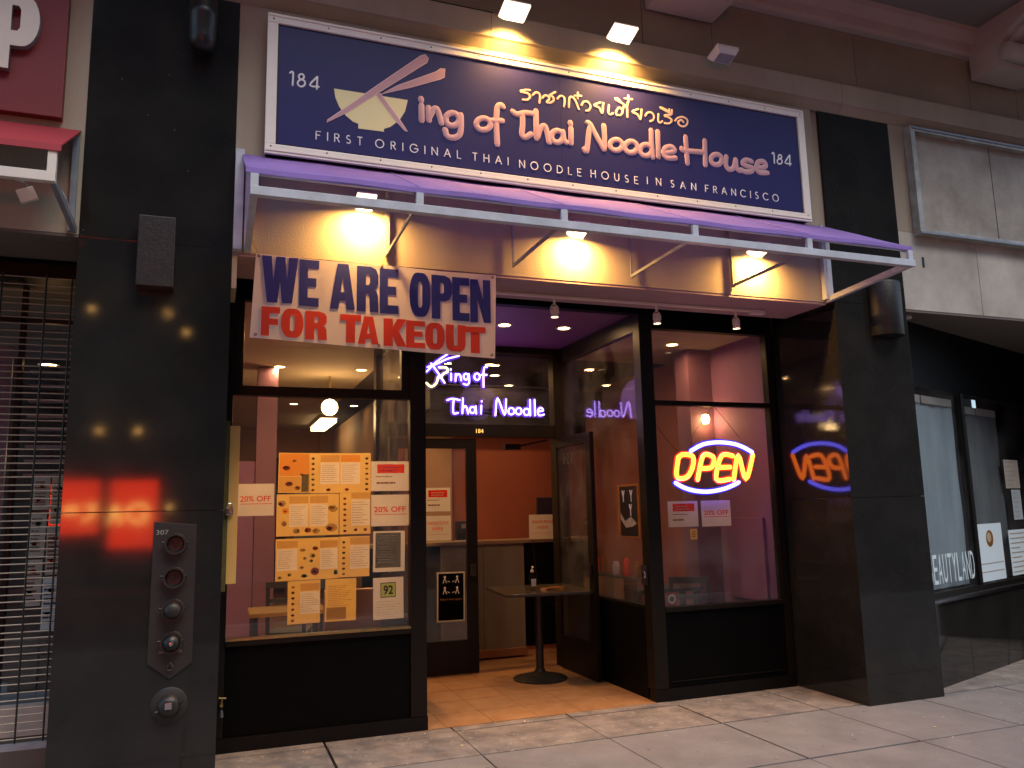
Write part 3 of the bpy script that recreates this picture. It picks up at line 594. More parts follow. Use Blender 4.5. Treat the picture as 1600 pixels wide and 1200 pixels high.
# cornice bed moulding and soffit
prof2 = [(0.03, 6.08), (-0.03, 6.085), (-0.045, 6.12), (-0.06, 6.2), (-0.12, 6.29), (-0.135, 6.34), (0.03, 6.34)]
MB().prism(prof2, -4.0, 10.6, 'X').build('cornice_moulding', M['cornice'], bld)
B('cornice_soffit', -4.0, 10.6, -1.25, 0.3, 6.342, 6.44, M['soffit_dark'], bld)
B('cornice_edge', -4.0, 10.6, -1.35, -1.252, 6.32, 6.9, M['cornice'], bld)
B('upper_wall', -4.0, 10.6, 0.0, 0.5, 6.442, 13.0, M['stucco_up'], bld)
# scroll brackets
def bracket(x0, x1):
    side = [(0.0, 5.84), (-0.31, 5.84), (-0.33, 5.90), (-0.335, 6.0), (-0.37, 6.08), (-0.46, 6.15), (-0.62, 6.20), (-0.80, 6.22), (-0.98, 6.235), (-0.98, 6.338), (0.0, 6.338)]
    o = MB().prism(side, x0, x1, 'X').build('scroll_bracket', M['cornice'], bld)
    mb = MB()
    for xx in (x0 + 0.12, (x0 + x1) / 2, x1 - 0.12):
        w = 0.035
        sw = [(-0.312, 5.88), (-0.35, 5.90), (-0.372, 6.0), (-0.40, 6.06), (-0.48, 6.12), (-0.62, 6.165), (-0.62, 6.19), (-0.46, 6.148), (-0.37, 6.078), (-0.336, 6.0), (-0.331, 5.90)]
        mb.prism(sw, xx - w, xx + w, 'X')
    mb.build('leaf_rib', M['cornice'], o)
    MB().lathe([(0.0, -0.008), (0.075, -0.008), (0.085, 0.0), (0.09, 0.4), (0.09, x1 - x0), (0.085, x1 - x0 + 0.008), (0.0, x1 - x0 + 0.008)], (x0, -0.39, 5.955 - 0.01), 'X', 20).build('scroll_roll', M['cornice'], o, smooth=True)
bracket(3.32, 3.985); bracket(7.07, 7.72)
# thin conduit on the upper wall
MB().tube([(-1.0, -0.02, 5.50), (1.2, -0.02, 5.492), (1.93, -0.02, 5.49)], 0.012, n=6).build('conduit', M['black_metal'], bld)
# soffit strip under fascia (front box) and near-black board above storefront
B('fascia_soffit', 0.068, 4.984, 0.004, 0.545, 3.362, 3.382, M['fascia_soffit'], bld)
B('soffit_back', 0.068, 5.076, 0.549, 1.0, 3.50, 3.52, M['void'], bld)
B('sky_block_mass', -4.0, 10.6, 0.56, 11.4, 3.605, 6.0, M['stucco_up'], bld)  # unseen masses added to stop sky light leaking in above the storefront
B('sky_block_mass', 0.068, 5.076, 1.002, 11.4, 3.46, 3.60, M['void'], bld)
B('lintel', 0.068, 0.10, 0.004, 0.4, 3.14, 3.36, M['stucco'], bld)

# ================================================================ SIGN ABOVE THE NOODLE SHOP
sg = thing('sign_board', 'long navy King of Thai Noodle House sign in a white frame', 'sign', (2.5, -0.05, 4.06))
X0, X1, Z0, Z1 = 0.249, 4.807, 4.062, 5.095
fi = 0.070
B('sign_box', X0 + 0.01, X1 - 0.01, -0.085, -0.002, Z0 + 0.01, Z1 - 0.01, M['black_metal'], sg)
B('frame_rail', X0, X1, -0.112, -0.0865, Z1 - fi, Z1, M['white_frame'], sg, bevel=0.004)
B('frame_rail', X0, X1, -0.112, -0.0865, Z0, Z0 + fi, M['white_frame'], sg, bevel=0.004)
B('frame_rail', X0, X0 + fi, -0.112, -0.0865, Z0 + fi + 0.001, Z1 - fi - 0.001, M['white_frame'], sg, bevel=0.004)
B('frame_rail', X1 - fi, X1, -0.112, -0.0865, Z0 + fi + 0.001, Z1 - fi - 0.001, M['white_frame'], sg, bevel=0.004)
B('frame_lip', X0 + 0.008, X1 - 0.008, -0.118, -0.113, Z1 - 0.022, Z1 - 0.010, M['white_frame'], sg)
B('frame_lip', X0 + 0.008, X1 - 0.008, -0.118, -0.113, Z0 + 0.020, Z0 + 0.032, M['white_frame'], sg)
for i in range(13):
    xx = X0 + 0.04 + i * (X1 - X0 - 0.08) / 12
    for zz in (Z0 + 0.052, Z1 - 0.042): MB().lathe([(0.0, -0.003), (0.005, -0.002), (0.006, 0.0)], (xx, -0.112, zz), 'Y', 10).build('frame_screw', M['cast_iron'], sg)
# dark gasket then panel
B('gasket', X0 + fi, X1 - fi, -0.094, -0.088, Z0 + fi, Z1 - fi, M['black'], sg)
xm = 2.447
B('sign_panel', X0 + fi + 0.012, xm, -0.0995, -0.095, Z0 + fi + 0.012, Z1 - fi - 0.014, M['navy'], sg)
B('sign_panel', xm + 0.0015, X1 - fi - 0.012, -0.0995, -0.095, Z0 + fi + 0.012, Z1 - fi - 0.014, M['navy'], sg)
YS = -0.1015
letters('letter_edge', DATA['big'], C_BIG, YS + 0.001, 0.0240, M['pink_edge'], sg, flat=0.0022, k=6)
letters('sign_letter', DATA['big'], C_BIG, YS - 0.001, 0.0200, M['pink'], sg, flat=0.0036, k=6)
letters('thai_letter', DATA['thai'], [1] * len(DATA['thai']), YS, 0.0095, M['palepink'], sg, flat=0.0025, k=4)
letters('house_number', DATA['n184'], [1, 2, 2, 1, 2, 2], YS, 0.0068, M['white_vinyl'], sg, flat=0.002, k=3)
MB().prism(DATA['bowl'], YS - 0.0005, YS + 0.003, 'Y').build('bowl_emblem', M['cream'], sg)
def grow(poly, d):
    c = Vector((sum(p[0] for p in poly) / len(poly), sum(p[1] for p in poly) / len(poly))); out = []
    n = len(poly)
    area = sum(poly[i][0] * poly[(i + 1) % n][1] - poly[(i + 1) % n][0] * poly[i][1] for i in range(n))
    sgn = 1 if area > 0 else -1
    for i in range(n):
        a = Vector(poly[i - 1]); b = Vector(poly[i]); e = Vector(poly[(i + 1) % n])
        t = ((b - a).normalized() + (e - b).normalized()).normalized()
        out.append((b.x + sgn * t.y * d, b.y - sgn * t.x * d))
    return out
for k, key in enumerate(('stickC', 'stickB', 'stickA')):
    o = MB().prism(grow(DATA[key], 0.005), YS - 0.0015 - 0.001 * k, YS + 0.002, 'Y').build('chopstick', M['pink_edge'], sg)
    MB().prism(DATA[key], YS - 0.0023 - 0.001 * k, YS - 0.0014 - 0.001 * k, 'Y').build('chopstick_face', M['pink'], o)
for w, a, b_, c_, d_ in DATA['tag']: pen_word(sg, M['white_vinyl'], w, a, 4.212 if w != 'NOODLE' and w != 'HOUSE' else 4.205, c_, 4.212 if w != 'NOODLE' and w != 'HOUSE' else 4.2, 0.058, YS, 0.0042, 0.0018)

# ================================================================ PURPLE AWNING
aw = thing('purple_awning', 'purple canvas awning on a white steel frame over the noodle shop', 'awning', (2.5, -0.4, 3.4))
AX0, AX1 = 0.112, 5.03
bm = bmesh.new()
nx, ny = 40, 8
grid = []
for j in range(ny + 1):
    v = j / ny; row = []
    for i in range(nx + 1):
        u = i / nx
        x = AX0 + (AX1 - AX0) * u
        y = -0.02 - 0.90 * v
        z = 4.075 - (4.075 - 3.600) * v
        sag = 0.018 * math.sin(math.pi * v) * (0.5 + 0.5 * abs(math.sin(u * math.pi * 5))) + 0.004 * math.sin(u * 40 + v * 6)
        row.append(bm.verts.new((x, y, z - sag)))
    grid.append(row)
row = []
for i in range(nx + 1):
    q = grid[-1][i].co; row.append(bm.verts.new((q.x, q.y - 0.004, q.z - 0.032)))
grid.append(row)
for j in range(len(grid) - 1):
    for i in range(nx): bm.faces.new([grid[j][i], grid[j][i + 1], grid[j + 1][i + 1], grid[j + 1][i]])
geo = bmesh.ops.solidify(bm, geom=list(bm.faces), thickness=0.006)
mb = MB(); mb.bm.free(); mb.bm = bm
bmesh.ops.recalc_face_normals(bm, faces=bm.faces)
mb.build('awning_canvas', M['purple'], aw, smooth=True)
W = M['white_bar']
B('front_bar', 0.14, 5.03, -0.935, -0.885, 3.435, 3.487, M['white_bar'], aw, bevel=0.003)
B('top_rail', 0.14, 5.03, -0.885, -0.86, 3.575, 3.598, M['white_bar'], aw)
for xx in (0.162, 1.12, 2.077, 3.066, 4.039, 5.0):
    B('bar_post', xx - 0.022, xx + 0.022, -0.925, -0.90, 3.488, 3.565, M['white_bar'], aw)
for xx in (0.162, 5.0):
    MB().bar((xx, -0.89, 3.455), (xx, -0.012, 3.405), 0.04, 0.045).build('side_arm', M['white_bar'], aw)
    MB().bar((xx, -0.89, 3.57), (xx, -0.012, 4.04), 0.03, 0.03).build('rafter', M['white_bar'], aw)
    MB().bar((xx, -0.03, 3.40), (xx, -0.03, 4.05), 0.05, 0.05).build('wall_post', M['white_bar'], aw)
B('corner_bracket', 0.070, 0.125, -0.06, -0.002, 3.39, 4.09, M['white_bar'], aw)
B('corner_bracket', 4.95, 4.974, -0.05, -0.002, 3.40, 4.07, M['white_bar'], aw)
for xx, xe in ((1.10, 1.064), (2.055, 2.015), (3.055, 2.99), (4.016, 3.96)):
    MB().bar((xe + 0.02, -0.885, 3.445), (xx, -0.03, 3.455), 0.016, 0.022).build('strut', M['grey_steel'], aw)
    wd = 0.030 if xx in (1.10, 4.016) else 0.014
    MB().bar((xx, -0.022, 3.44), (xx, -0.022, 4.06), wd, wd * 0.8).build('wall_stay', M['stucco'] if wd > 0.02 else M['grey_steel'], aw)
    MB().bar((xx, -0.03, 4.05), (xx, -0.89, 3.565), 0.018, 0.02).build('rafter', M['grey_steel'], aw)

for xx in (1.12, 2.08, 3.07, 4.04):
    MB().tube([(xx, -0.03, 4.072), (xx, -0.48, 3.832), (xx, -0.915, 3.606)], 0.003, n=6).build('canvas_seam', M['purple'], aw)
# ================================================================ FLOODLIGHTS
WARM = (1.0, 0.50, 0.13)
def floodlight(x, y, z, lab, lit, group, power, rz=0.0, tilt=-14, w=0.20, aim=0.15):
    spr = 168 if z < 4.5 else 128
    t = thing('floodlight', lab, 'floodlight', (x, y, z), group)
    T = Matrix.Translation((x, y, z)) @ Matrix.Rotation(R(tilt), 4, 'X')
    prof = [(-0.085, -0.018), (0.085, -0.018), (0.105, 0.016), (0.105, 0.03), (-0.105, 0.03), (-0.105, 0.016)]
    sx = w / 0.2
    mb = MB(); b = bmesh.new()
    lo = [b.verts.new((a * sx, c, -0.020)) for a, c in ((-0.08, -0.055), (0.08, -0.055), (0.08, 0.055), (-0.08, 0.055))]
    hi = [b.verts.new((a * sx, c, 0.022)) for a, c in ((-0.105, -0.075), (0.105, -0.075), (0.105, 0.075), (-0.105, 0.075))]
    tp = [b.verts.new((a * sx, c, 0.036)) for a, c in ((-0.105, -0.075), (0.105, -0.075), (0.105, 0.075), (-0.105, 0.075))]
    for A, C in ((lo, hi), (hi, tp)):
        for k in range(4): b.faces.new([A[k], A[(k + 1) % 4], C[(k + 1) % 4], C[k]])
    b.faces.new(lo[::-1]); b.faces.new(tp)
    mb._merge(b, T); mb.build('lamp_housing', M['white_lamp'] if not lit else M['e_lens_dim'], t)
    MB().box(-0.104 * sx, 0.104 * sx, -0.079, 0.079, 0.0365, 0.046, T).build('lamp_rim', M['white_lamp'], t)
    if lit: MB().box(-0.072 * sx, 0.072 * sx, -0.048, 0.048, -0.0235, -0.0205, T).build('lamp_lens', M['e_lamp'], t)
    else: MB().box(-0.072 * sx, 0.072 * sx, -0.048, 0.048, -0.0235, -0.0205, T).build('lamp_lens', M['grey_steel'], t)
    MB().tube([(x, y + 0.02, z + 0.05), (x, y + 0.08, z + 0.075), (x, -0.02 if y > -0.3 else -0.06, z + 0.06)], 0.008, n=6).build('lamp_arm', M['black_metal'], t)
    if lit:
        a = area_light('lamp_light', (x, y + aim * 0.06, z - 0.03), (0, aim, -1), 0.13 * sx, 0.09, power, WARM, t, spread=spr)
    return t
g1 = 'floodlights above the sign'; g2 = 'floodlights under the awning'
floodlight(2.03, -0.25, 5.365, 'lit white floodlight above the sign, leftmost of the three', True, g1, 24, 0, aim=0.5)
floodlight(2.95, -0.25, 5.365, 'brightest lit floodlight above the sign, between the other two', True, g1, 42, 0, aim=0.5)
floodlight(3.90, -0.25, 5.365, 'unlit floodlight above the sign, rightmost of the three', False, g1, 0, 0)
floodlight(0.93, -0.12, 3.770, 'lit floodlight under the awning above the takeout banner', True, g2, 32, 0, w=0.13, aim=0.42)
floodlight(2.56, -0.12, 3.735, 'lit floodlight under the middle of the awning', True, g2, 32, 0, w=0.13, aim=0.42)
floodlight(4.22, -0.12, 3.735, 'lit floodlight under the right end of the awning', True, g2, 32, 0, w=0.13, aim=0.42)

# ================================================================ TAKEOUT BANNER
bn = thing('vinyl_banner', 'white WE ARE OPEN FOR TAKEOUT vinyl banner hung under the purple awning', 'banner', (1.05, -0.05, 2.73))
bm = bmesh.new()
c = DATA['ban']; nx, ny = 36, 12; grid = []
def ban_pt(u, v):
    top = (c[0][0] + (c[1][0] - c[0][0]) * u, c[0][1] + (c[1][1] - c[0][1]) * u)
    bot = (c[3][0] + (c[2][0] - c[3][0]) * u, c[3][1] + (c[2][1] - c[3][1]) * u)
    return (top[0] + (bot[0] - top[0]) * v, top[1] + (bot[1] - top[1]) * v)
def ban_y(x, z):
    return -0.050 + 0.0028 * math.sin(x * 7 + z * 3) + 0.0016 * math.sin(x * 17 - z * 5)
for j in range(ny + 1):
    row = []
    for i in range(nx + 1):
        x, z = ban_pt(i / nx, j / ny)
        if j == 0: z -= 0.006 * math.sin(math.pi * ((i / nx * 2) % 1))
        row.append(bm.verts.new((x, ban_y(x, z), z)))
    grid.append(row)
for j in range(ny):
    for i in range(nx): bm.faces.new([grid[j][i], grid[j][i + 1], grid[j + 1][i + 1], grid[j + 1][i]])
bmesh.ops.solidify(bm, geom=list(bm.faces), thickness=0.0012)
bmesh.ops.recalc_face_normals(bm, faces=bm.faces)
mb = MB(); mb.bm.free(); mb.bm = bm; mb.build('banner_sheet', M['banner'], bn, smooth=True)
def rr(x0, y0, x1, y1, r, left=True, right=True):
    out = []
    def cn(cx, cy, a0, on):
        if on: out.extend((cx + r * math.cos(R(a0 + 90 * i / 5)) , cy + r * 1.25 * math.sin(R(a0 + 90 * i / 5))) for i in range(6))
        else: out.append((x0 if cx < (x0 + x1) / 2 else x1, y0 if cy < (y0 + y1) / 2 else y1))
    cn(x1 - r, y1 - r * 1.25, 0, right); cn(x0 + r, y1 - r * 1.25, 90, left); cn(x0 + r, y0 + r * 1.25, 180, left); cn(x1 - r, y0 + r * 1.25, 270, right)
    return out
BL = {
 'W': [[(0, 1), (.25, 1), (.315, .36), (.40, 1), (.63, 1), (.705, .36), (.76, 1), (1, 1), (.84, 0), (.58, 0), (.51, .58), (.43, 0), (.17, 0)]],
 'E': [[(0, 0), (0, 1), (1, 1), (1, .83), (.40, .83), (.40, .60), (.86, .60), (.86, .43), (.40, .43), (.40, .17), (1, .17), (1, 0)]],
 'F': [[(0, 0), (0, 1), (1, 1), (1, .80), (.40, .80), (.40, .58), (.9, .58), (.9, .39), (.40, .39), (.40, 0)]],
 'A': [[(0, 0), (.30, 1), (.72, 1), (1, 0), (.69, 0), (.645, .19), (.36, .19), (.31, 0)], [(.40, .36), (.61, .36), (.505, .80)]],
 'R': [[(0, 0), (0, 1)] + rr(.4, .44, 1, 1, .30, left=False)[:6] + [], ],
 'O': [rr(0, 0, 1, 1, .36), rr(.37, .19, .63, .81, .10)],
 'U': [[(0, 1), (.38, 1), (.38, .24), (.45, .18), (.55, .18), (.62, .24), (.62, 1), (1, 1), (1, .26), (.93, .08), (.75, 0), (.25, 0), (.07, .08), (0, .26)]],
 'T': [[(0, 1), (1, 1), (1, .80), (.70, .80), (.70, 0), (.30, 0), (.30, .80), (0, .80)]],
 'N': [[(0, 0), (0, 1), (.36, 1), (.66, .46), (.66, 1), (1, 1), (1, 0), (.68, 0), (.34, .60), (.34, 0)]],
 'K': [[(0, 0), (0, 1), (.38, 1), (.38, .62), (.62, 1), (1, 1), (.66, .55), (1, 0), (.60, 0), (.42, .36), (.38, .30), (.38, 0)]],
 'P': [[(0, 0), (0, 1), (.65, 1), (.88, .95), (1, .82), (1, .60), (.88, .46), (.65, .41), (.39, .41), (.39, 0)], [(.39, .84), (.56, .84), (.63, .79), (.63, .62), (.56, .57), (.39, .57)]],
}
BL['R'] = [[(0, 0), (0, 1), (.65, 1), (.88, .95), (.98, .84), (.98, .64), (.88, .53), (.76, .50), (.90, .45), (.97, .36), (1, 0), (.63, 0), (.60, .32), (.54, .40), (.39, .40), (.39, 0)],
           [(.39, .84), (.55, .84), (.62, .79), (.62, .64), (.55, .58), (.39, .58)]]
for key, m_ in (('ban1', M['blue_ink']), ('ban2', M['red_ink'])):
    for ch, x0, z0, x1, z1 in DATA[key]:
        sl = 0.0
        cs = [[(x0 + px * (x1 - x0) * 0.985, z0 + pz * (z1 - z0)) for px, pz in ct] for ct in BL[ch]]
        o = outline('banner_letter', cs, 0.0, 0.0003, m_, bn, grow_by=0.0032)
        for v in o.data.vertices:
            wx, wz = v.co.x + bn.location.x, v.co.z + bn.location.z
            v.co.y += ban_y(wx, wz) - 0.0016
for u, v in ((0.012, 0.03), (0.5, 0.03), (0.985, 0.03), (0.02, 0.96), (0.5, 0.965), (0.985, 0.96)):
    x, z = ban_pt(u, v)
    MB().lathe([(0.005, -0.003), (0.010, -0.002), (0.010, 0.0)], (x, ban_y(x, z) - 0.001, z), 'Y', 12).build('grommet', M['cast_iron'], bn)
MB().tube([(0.236, -0.056, 3.356), (0.19, -0.10, 3.44), (0.165, -0.16, 3.435)], 0.0025, n=5).build('tie_cord', M['brass'], bn)
MB().tube([(1.06, -0.054, 3.35), (1.075, -0.04, 3.40), (1.09, -0.035, 3.445)], 0.0025, n=5).build('tie_cord', M['brass'], bn)

# ================================================================ TRACK LIGHT under the soffit
tr = thing('track_light', 'white track with three small spotlights under the fascia soffit', 'track light', (3.3, 0.36, 3.36))
MB().bar((1.2, 0.385, 3.350), (4.50, 0.335, 3.350), 0.030, 0.018).build('track_rail', M['white_lamp'], tr)
B('feed_box', 4.44, 4.58, 0.31, 0.365, 3.325, 3.360, M['white_lamp'], tr, bevel=0.005)
for xx, yy in ((2.55, 0.365), (3.49, 0.350), (4.28, 0.338)):
    z0 = 3.335
    h = MB().rod((xx, yy, z0), (xx, yy, z0 - 0.05), 0.011, 10).build('spotlight', M['white_lamp'], tr)
    mb = MB()
    mb.tube([(xx - 0.034, yy, z0 - 0.115), (xx - 0.036, yy, z0 - 0.08), (xx - 0.022, yy, z0 - 0.055), (xx, yy, z0 - 0.048), (xx + 0.022, yy, z0 - 0.055), (xx + 0.036, yy, z0 - 0.08), (xx + 0.034, yy, z0 - 0.115)], 0.004, n=6)
    mb.rod((xx - 0.040, yy, z0 - 0.115), (xx + 0.040, yy, z0 - 0.115), 0.005, 6)
    mb.build('yoke', M['white_lamp'], h)
    MB().lathe([(0.0, -0.06), (0.022, -0.065), (0.026, -0.085), (0.030, -0.13), (0.034, -0.155), (0.031, -0.155), (0.028, -0.13)], (xx, yy, z0), 'Z', 16).build('lamp_shade', M['white_lamp'], h, smooth=True)
    MB().lathe([(0.0, -0.150), (0.030, -0.150)], (xx, yy, z0), 'Z', 16).build('bulb', M['e_lamp'], h)
# ================================================================ STOREFRONT of the noodle shop
sf = thing('storefront', 'black framed glass storefront of the noodle shop with recessed double doors', 'storefront', (2.5, 0.95, 0))
F = M['bronze']; K = M['black_tile']
def FR(name, *a, m=F, bevel=0.004): return B(name, *a, m, sf, bevel=bevel)
# left bay
FR('frame_post', 0.070, 0.118, 0.865, 0.955, 0.10, 3.498)
FR('frame_post', 1.472, 1.600, 0.862, 0.962, 0.10, 3.498)
FR('window_sill', 0.119, 1.471, 0.850, 0.955, 0.722, 0.772)
B('sill_edge', 0.119, 1.471, 0.846, 0.8495, 0.760, 0.776, M['brass'], sf)
FR('base_panel', 0.119, 1.471, 0.885, 0.95, 0.10, 0.7215, m=K)
B('kick_plate', 0.069, 1.604, 0.858, 0.96, 0.0, 0.098, M['black_metal'], sf)
FR('window_mullion', 0.119, 1.471, 0.868, 0.952, 2.548, 2.622)
FR('window_head', 0.119, 1.471, 0.868, 0.952, 3.29, 3.498, m=M['void'])
FR('transom_stile', 0.119, 0.185, 0.872, 0.945, 2.623, 3.289)
FR('transom_stile', 1.402, 1.471, 0.872, 0.945, 2.623, 3.289)
B('window_pane', 0.1192, 1.4708, 0.912, 0.918, 0.7725, 2.5475, M['glass'], sf)
B('transom_pane', 0.1855, 1.4015, 0.905, 0.911, 2.6225, 3.2895, M['glass'], sf)
# right bay
FR('frame_post', 3.600, 3.732, 0.862, 0.985, 0.10, 3.498)
FR('frame_post', 5.050, 5.076, 0.875, 0.955, 0.10, 3.498)
FR('frame_post', 4.995, 5.049, 0.870, 0.955, 0.10, 3.498)
FR('window_sill', 3.733, 4.994, 0.855, 0.955, 0.735, 0.775)
FR('base_panel', 3.733, 4.994, 0.885, 0.95, 0.10, 0.7345, m=K)
B('base_rail', 3.76, 4.97, 0.876, 0.8845, 0.145, 0.152, M['bronze'], sf)
B('kick_plate', 3.598, 5.076, 0.858, 0.96, 0.0, 0.098, M['black_metal'], sf)
FR('window_mullion', 3.733, 4.994, 0.868, 0.952, 2.562, 2.605)
FR('window_head', 3.733, 4.994, 0.868, 0.952, 3.272, 3.498, m=M['void'])
B('window_pane', 3.7335, 4.9935, 0.912, 0.918, 0.7755, 2.5615, M['glass'], sf)
B('transom_pane', 3.7335, 4.9935, 0.905, 0.911, 2.6055, 3.2715, M['glass'], sf)
# vestibule side walls
for x0, x1, px in ((3.602, 3.668, 3.632), (1.535, 1.598, 1.57)):
    FR('side_base', x0, x1, 0.987 if x0 > 3 else 0.965, 2.66, 0.0, 0.765, m=K)
    FR('side_sill', x0 - 0.008, x1, 0.987 if x0 > 3 else 0.965, 2.655, 0.766, 0.792)
    FR('side_head', x0, x1, 0.987 if x0 > 3 else 0.965, 2.66, 3.25, 3.42)
    B('side_pane', px, px + 0.006, 0.988 if x0 > 3 else 0.966, 2.655, 0.7925, 3.2495, M['glass'], sf)
FR('corner_post', 3.515, 3.67, 2.665, 2.80, 0.0, 3.42)
FR('corner_post', 1.535, 1.66, 2.665, 2.80, 0.0, 3.42)
FR('door_header', 1.661, 3.514, 2.67, 2.79, 2.425, 2.560)
FR('transom_head', 1.661, 3.514, 2.67, 2.79, 3.35, 3.42)
B('transom_pane', 1.6615, 3.5135, 2.72, 2.726, 2.5605, 3.3495, M['glass'], sf)
B('vestibule_ceiling', 1.601, 3.66, 0.963, 2.80, 3.421, 3.45, M['vest_ceiling'], sf)
FR('entry_head', 1.601, 3.599, 0.868, 0.962, 3.40, 3.498, m=M['void'])
# doors
def door_leaf(name, T, wd, m_glass, extra=None):
    d = MB().box(0, 0.075, 0, 0.045, 0.012, 2.405, T, 0.003).build(name, M['bronze'], sf)
    MB().box(wd - 0.115, wd, 0, 0.045, 0.012, 2.405, T, 0.003).build('door_stile', M['bronze'], d)
    MB().box(0.0755, wd - 0.1155, 0.001, 0.044, 2.30, 2.404, T, 0.003).build('door_rail', M['bronze'], d)
    MB().box(0.0755, wd - 0.1155, 0.001, 0.044, 0.013, 0.345, T, 0.003).build('door_rail', M['bronze'], d)
    MB().box(0.076, wd - 0.116, 0.018, 0.024, 0.3455, 2.2995, T).build('door_glass', m_glass, d)
    MB().box(wd - 0.09, wd - 0.03, -0.035, -0.005, 0.98, 1.10, T, 0.004).build('door_handle', M['cast_iron'], d)
    return d
TL = Matrix.Translation((1.69, 2.70, 0))
door_leaf('door', TL, 0.925, M['glass'])
TR = Matrix.Translation((3.490, 2.665, 0)) @ Matrix.Rotation(R(-89), 4, 'Z')
dr = door_leaf('door', TR, 0.885, M['glass'])
text('door_number', '184', 0.22, 0.017, 2.11, h=0.12, m=M['dark_ink'], parent=dr, T=TR, flip=True, bold=0.002)
# closer arm
mb = MB(); mb.box(2.98, 3.16, 2.80, 2.86, 2.30, 2.36); mb.bar((3.1, 2.83, 2.33), (3.45, 2.72, 2.40), 0.018, 0.018); mb.build('door_closer', M['black_metal'], sf)
text('door_number', '184', 2.605, 2.665, 2.462, h=0.045, m=M['e_gold'], parent=sf)
# round push plate on corner post
MB().box(3.585, 3.599, 0.90, 1.0, 0.97, 1.14, None, 0.004).build('lock_box', M['cast_iron'], sf)
MB().lathe([(0.0, -0.008), (0.03, -0.006), (0.034, 0.0)], (3.583, 0.95, 1.055), 'X', 16).build('lock_face', M['polish'], sf, smooth=True)

# ================================================================ INTERIOR
rm = thing('dining_room', 'warm lit restaurant interior with plum and terracotta walls behind the glass', 'room', (2.0, 4.0, 0))
B('room_floor', -0.3, 5.06, 2.81, 11.0, -0.06, -0.004, M['wood_floor'], rm)
B('room_floor', -0.3, 1.53, 0.965, 2.80, -0.06, -0.004, M['wood_floor'], rm)
B('room_floor', 3.675, 5.06, 0.965, 2.80, -0.06, -0.004, M['wood_floor'], rm)
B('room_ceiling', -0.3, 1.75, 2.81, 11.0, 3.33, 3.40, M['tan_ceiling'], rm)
B('room_ceiling', 1.752, 5.06, 2.81, 11.0, 3.33, 3.40, M['dark_room'], rm)  # darkness behind the neon transom put into this ceiling's colour
B('room_ceiling', -0.3, 1.53, 0.96, 2.80, 3.33, 3.40, M['tan_ceiling'], rm)
B('room_ceiling', 3.675, 5.06, 0.96, 2.80, 3.33, 3.40, M['tan_ceiling'], rm)
B('room_wall', 5.063, 5.15, 0.96, 1.93, 0, 3.4, M['purple_wall'], rm)
B('room_wall', 5.063, 5.15, 1.93, 11.0, 0, 3.4, M['side_wall'], rm)
B('room_column', 4.77, 5.062, 1.90, 2.16, 0, 3.328, M['mauve_wall'], rm)
B('room_wall', -0.4, -0.301, 0.96, 11.0, 0, 3.4, M['purple_wall'], rm)
B('room_wall', -0.4, -0.02, 0.90, 0.955, 0, 3.4, M['dark_room'], rm)
B('room_column', 0.44, 0.66, 4.0, 4.25, 0, 3.328, M['mauve_wall'], rm)
B('room_wall', -0.3, 0.44, 4.05, 4.15, 0, 2.25, M['purple_wall'], rm)
B('room_wall', -0.4, 5.06, 11.0, 11.1, 0, 3.4, M['brown_wall'], rm)
B('kitchen_wall', 2.25, 5.06, 5.2, 5.4, 0, 3.33, M['orange_wall'], rm)
B('kitchen_wall', 2.25, 2.35, 5.4, 11.0, 0, 3.33, M['tan_wall'], rm)
B('kitchen_beam', 2.25, 5.06, 5.1, 5.198, 2.66, 3.33, M['dark_room'], rm)  # dimness of the upper kitchen wall put into the beam's colour
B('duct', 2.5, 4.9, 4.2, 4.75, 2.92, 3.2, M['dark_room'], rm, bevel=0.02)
B('wall_panel', 2.62, 3.1, 5.08, 5.098, 2.68, 2.82, M['tan_wall'], rm)
B('wall_panel', 2.40, 3.05, 5.16, 5.198, 0.9, 2.75, M['tan_wall'], rm, bevel=0.01)
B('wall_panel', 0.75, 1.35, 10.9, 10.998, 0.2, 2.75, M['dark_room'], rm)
B('wall_panel', 1.5, 2.1, 10.9, 10.998, 0.2, 2.6, M['shade_dim'], rm)
B('low_partition', 0.95, 1.44, 1.9, 2.0, 0, 0.98, M['tan_wall'], rm)
B('alcove_panel', 5.03, 5.062, 1.15, 1.75, 0.72, 1.52, M['purple_wall'], rm, bevel=0.005)
B('skirting', 3.7, 5.06, 1.86, 1.895, 0.0, 0.12, M['dark_wood'], rm)

# downlights
def downlight(x, y, z, lab, grp, power, col=(1.0, 0.56, 0.24), r=0.055):
    t = thing('downlight', lab, 'downlight', (x, y, z), grp)
    MB().lathe([(r, -0.001), (r + 0.018, -0.006), (r + 0.024, 0.0)], (x, y, z), 'Z', 20).build('trim_ring', M['white_lamp'], t, smooth=True)
    MB().lathe([(0.0, -0.0015), (r, -0.0015)], (x, y, z), 'Z', 20).build('lamp_lens', M['e_down'], t)
    if power: area_light('lamp_light', (x, y, z - 0.012), (0, 0, -1), 0.09, 0.09, power * 0.36, col, t, spread=170)
    return t
downlight(2.60, 1.70, 3.42, 'left one of two recessed downlights in the purple entry ceiling', 'downlights in the entry ceiling', 14)
downlight(3.22, 1.68, 3.42, 'right one of two recessed downlights in the purple entry ceiling', 'downlights in the entry ceiling', 14)
dl = 'downlights in the restaurant ceiling'
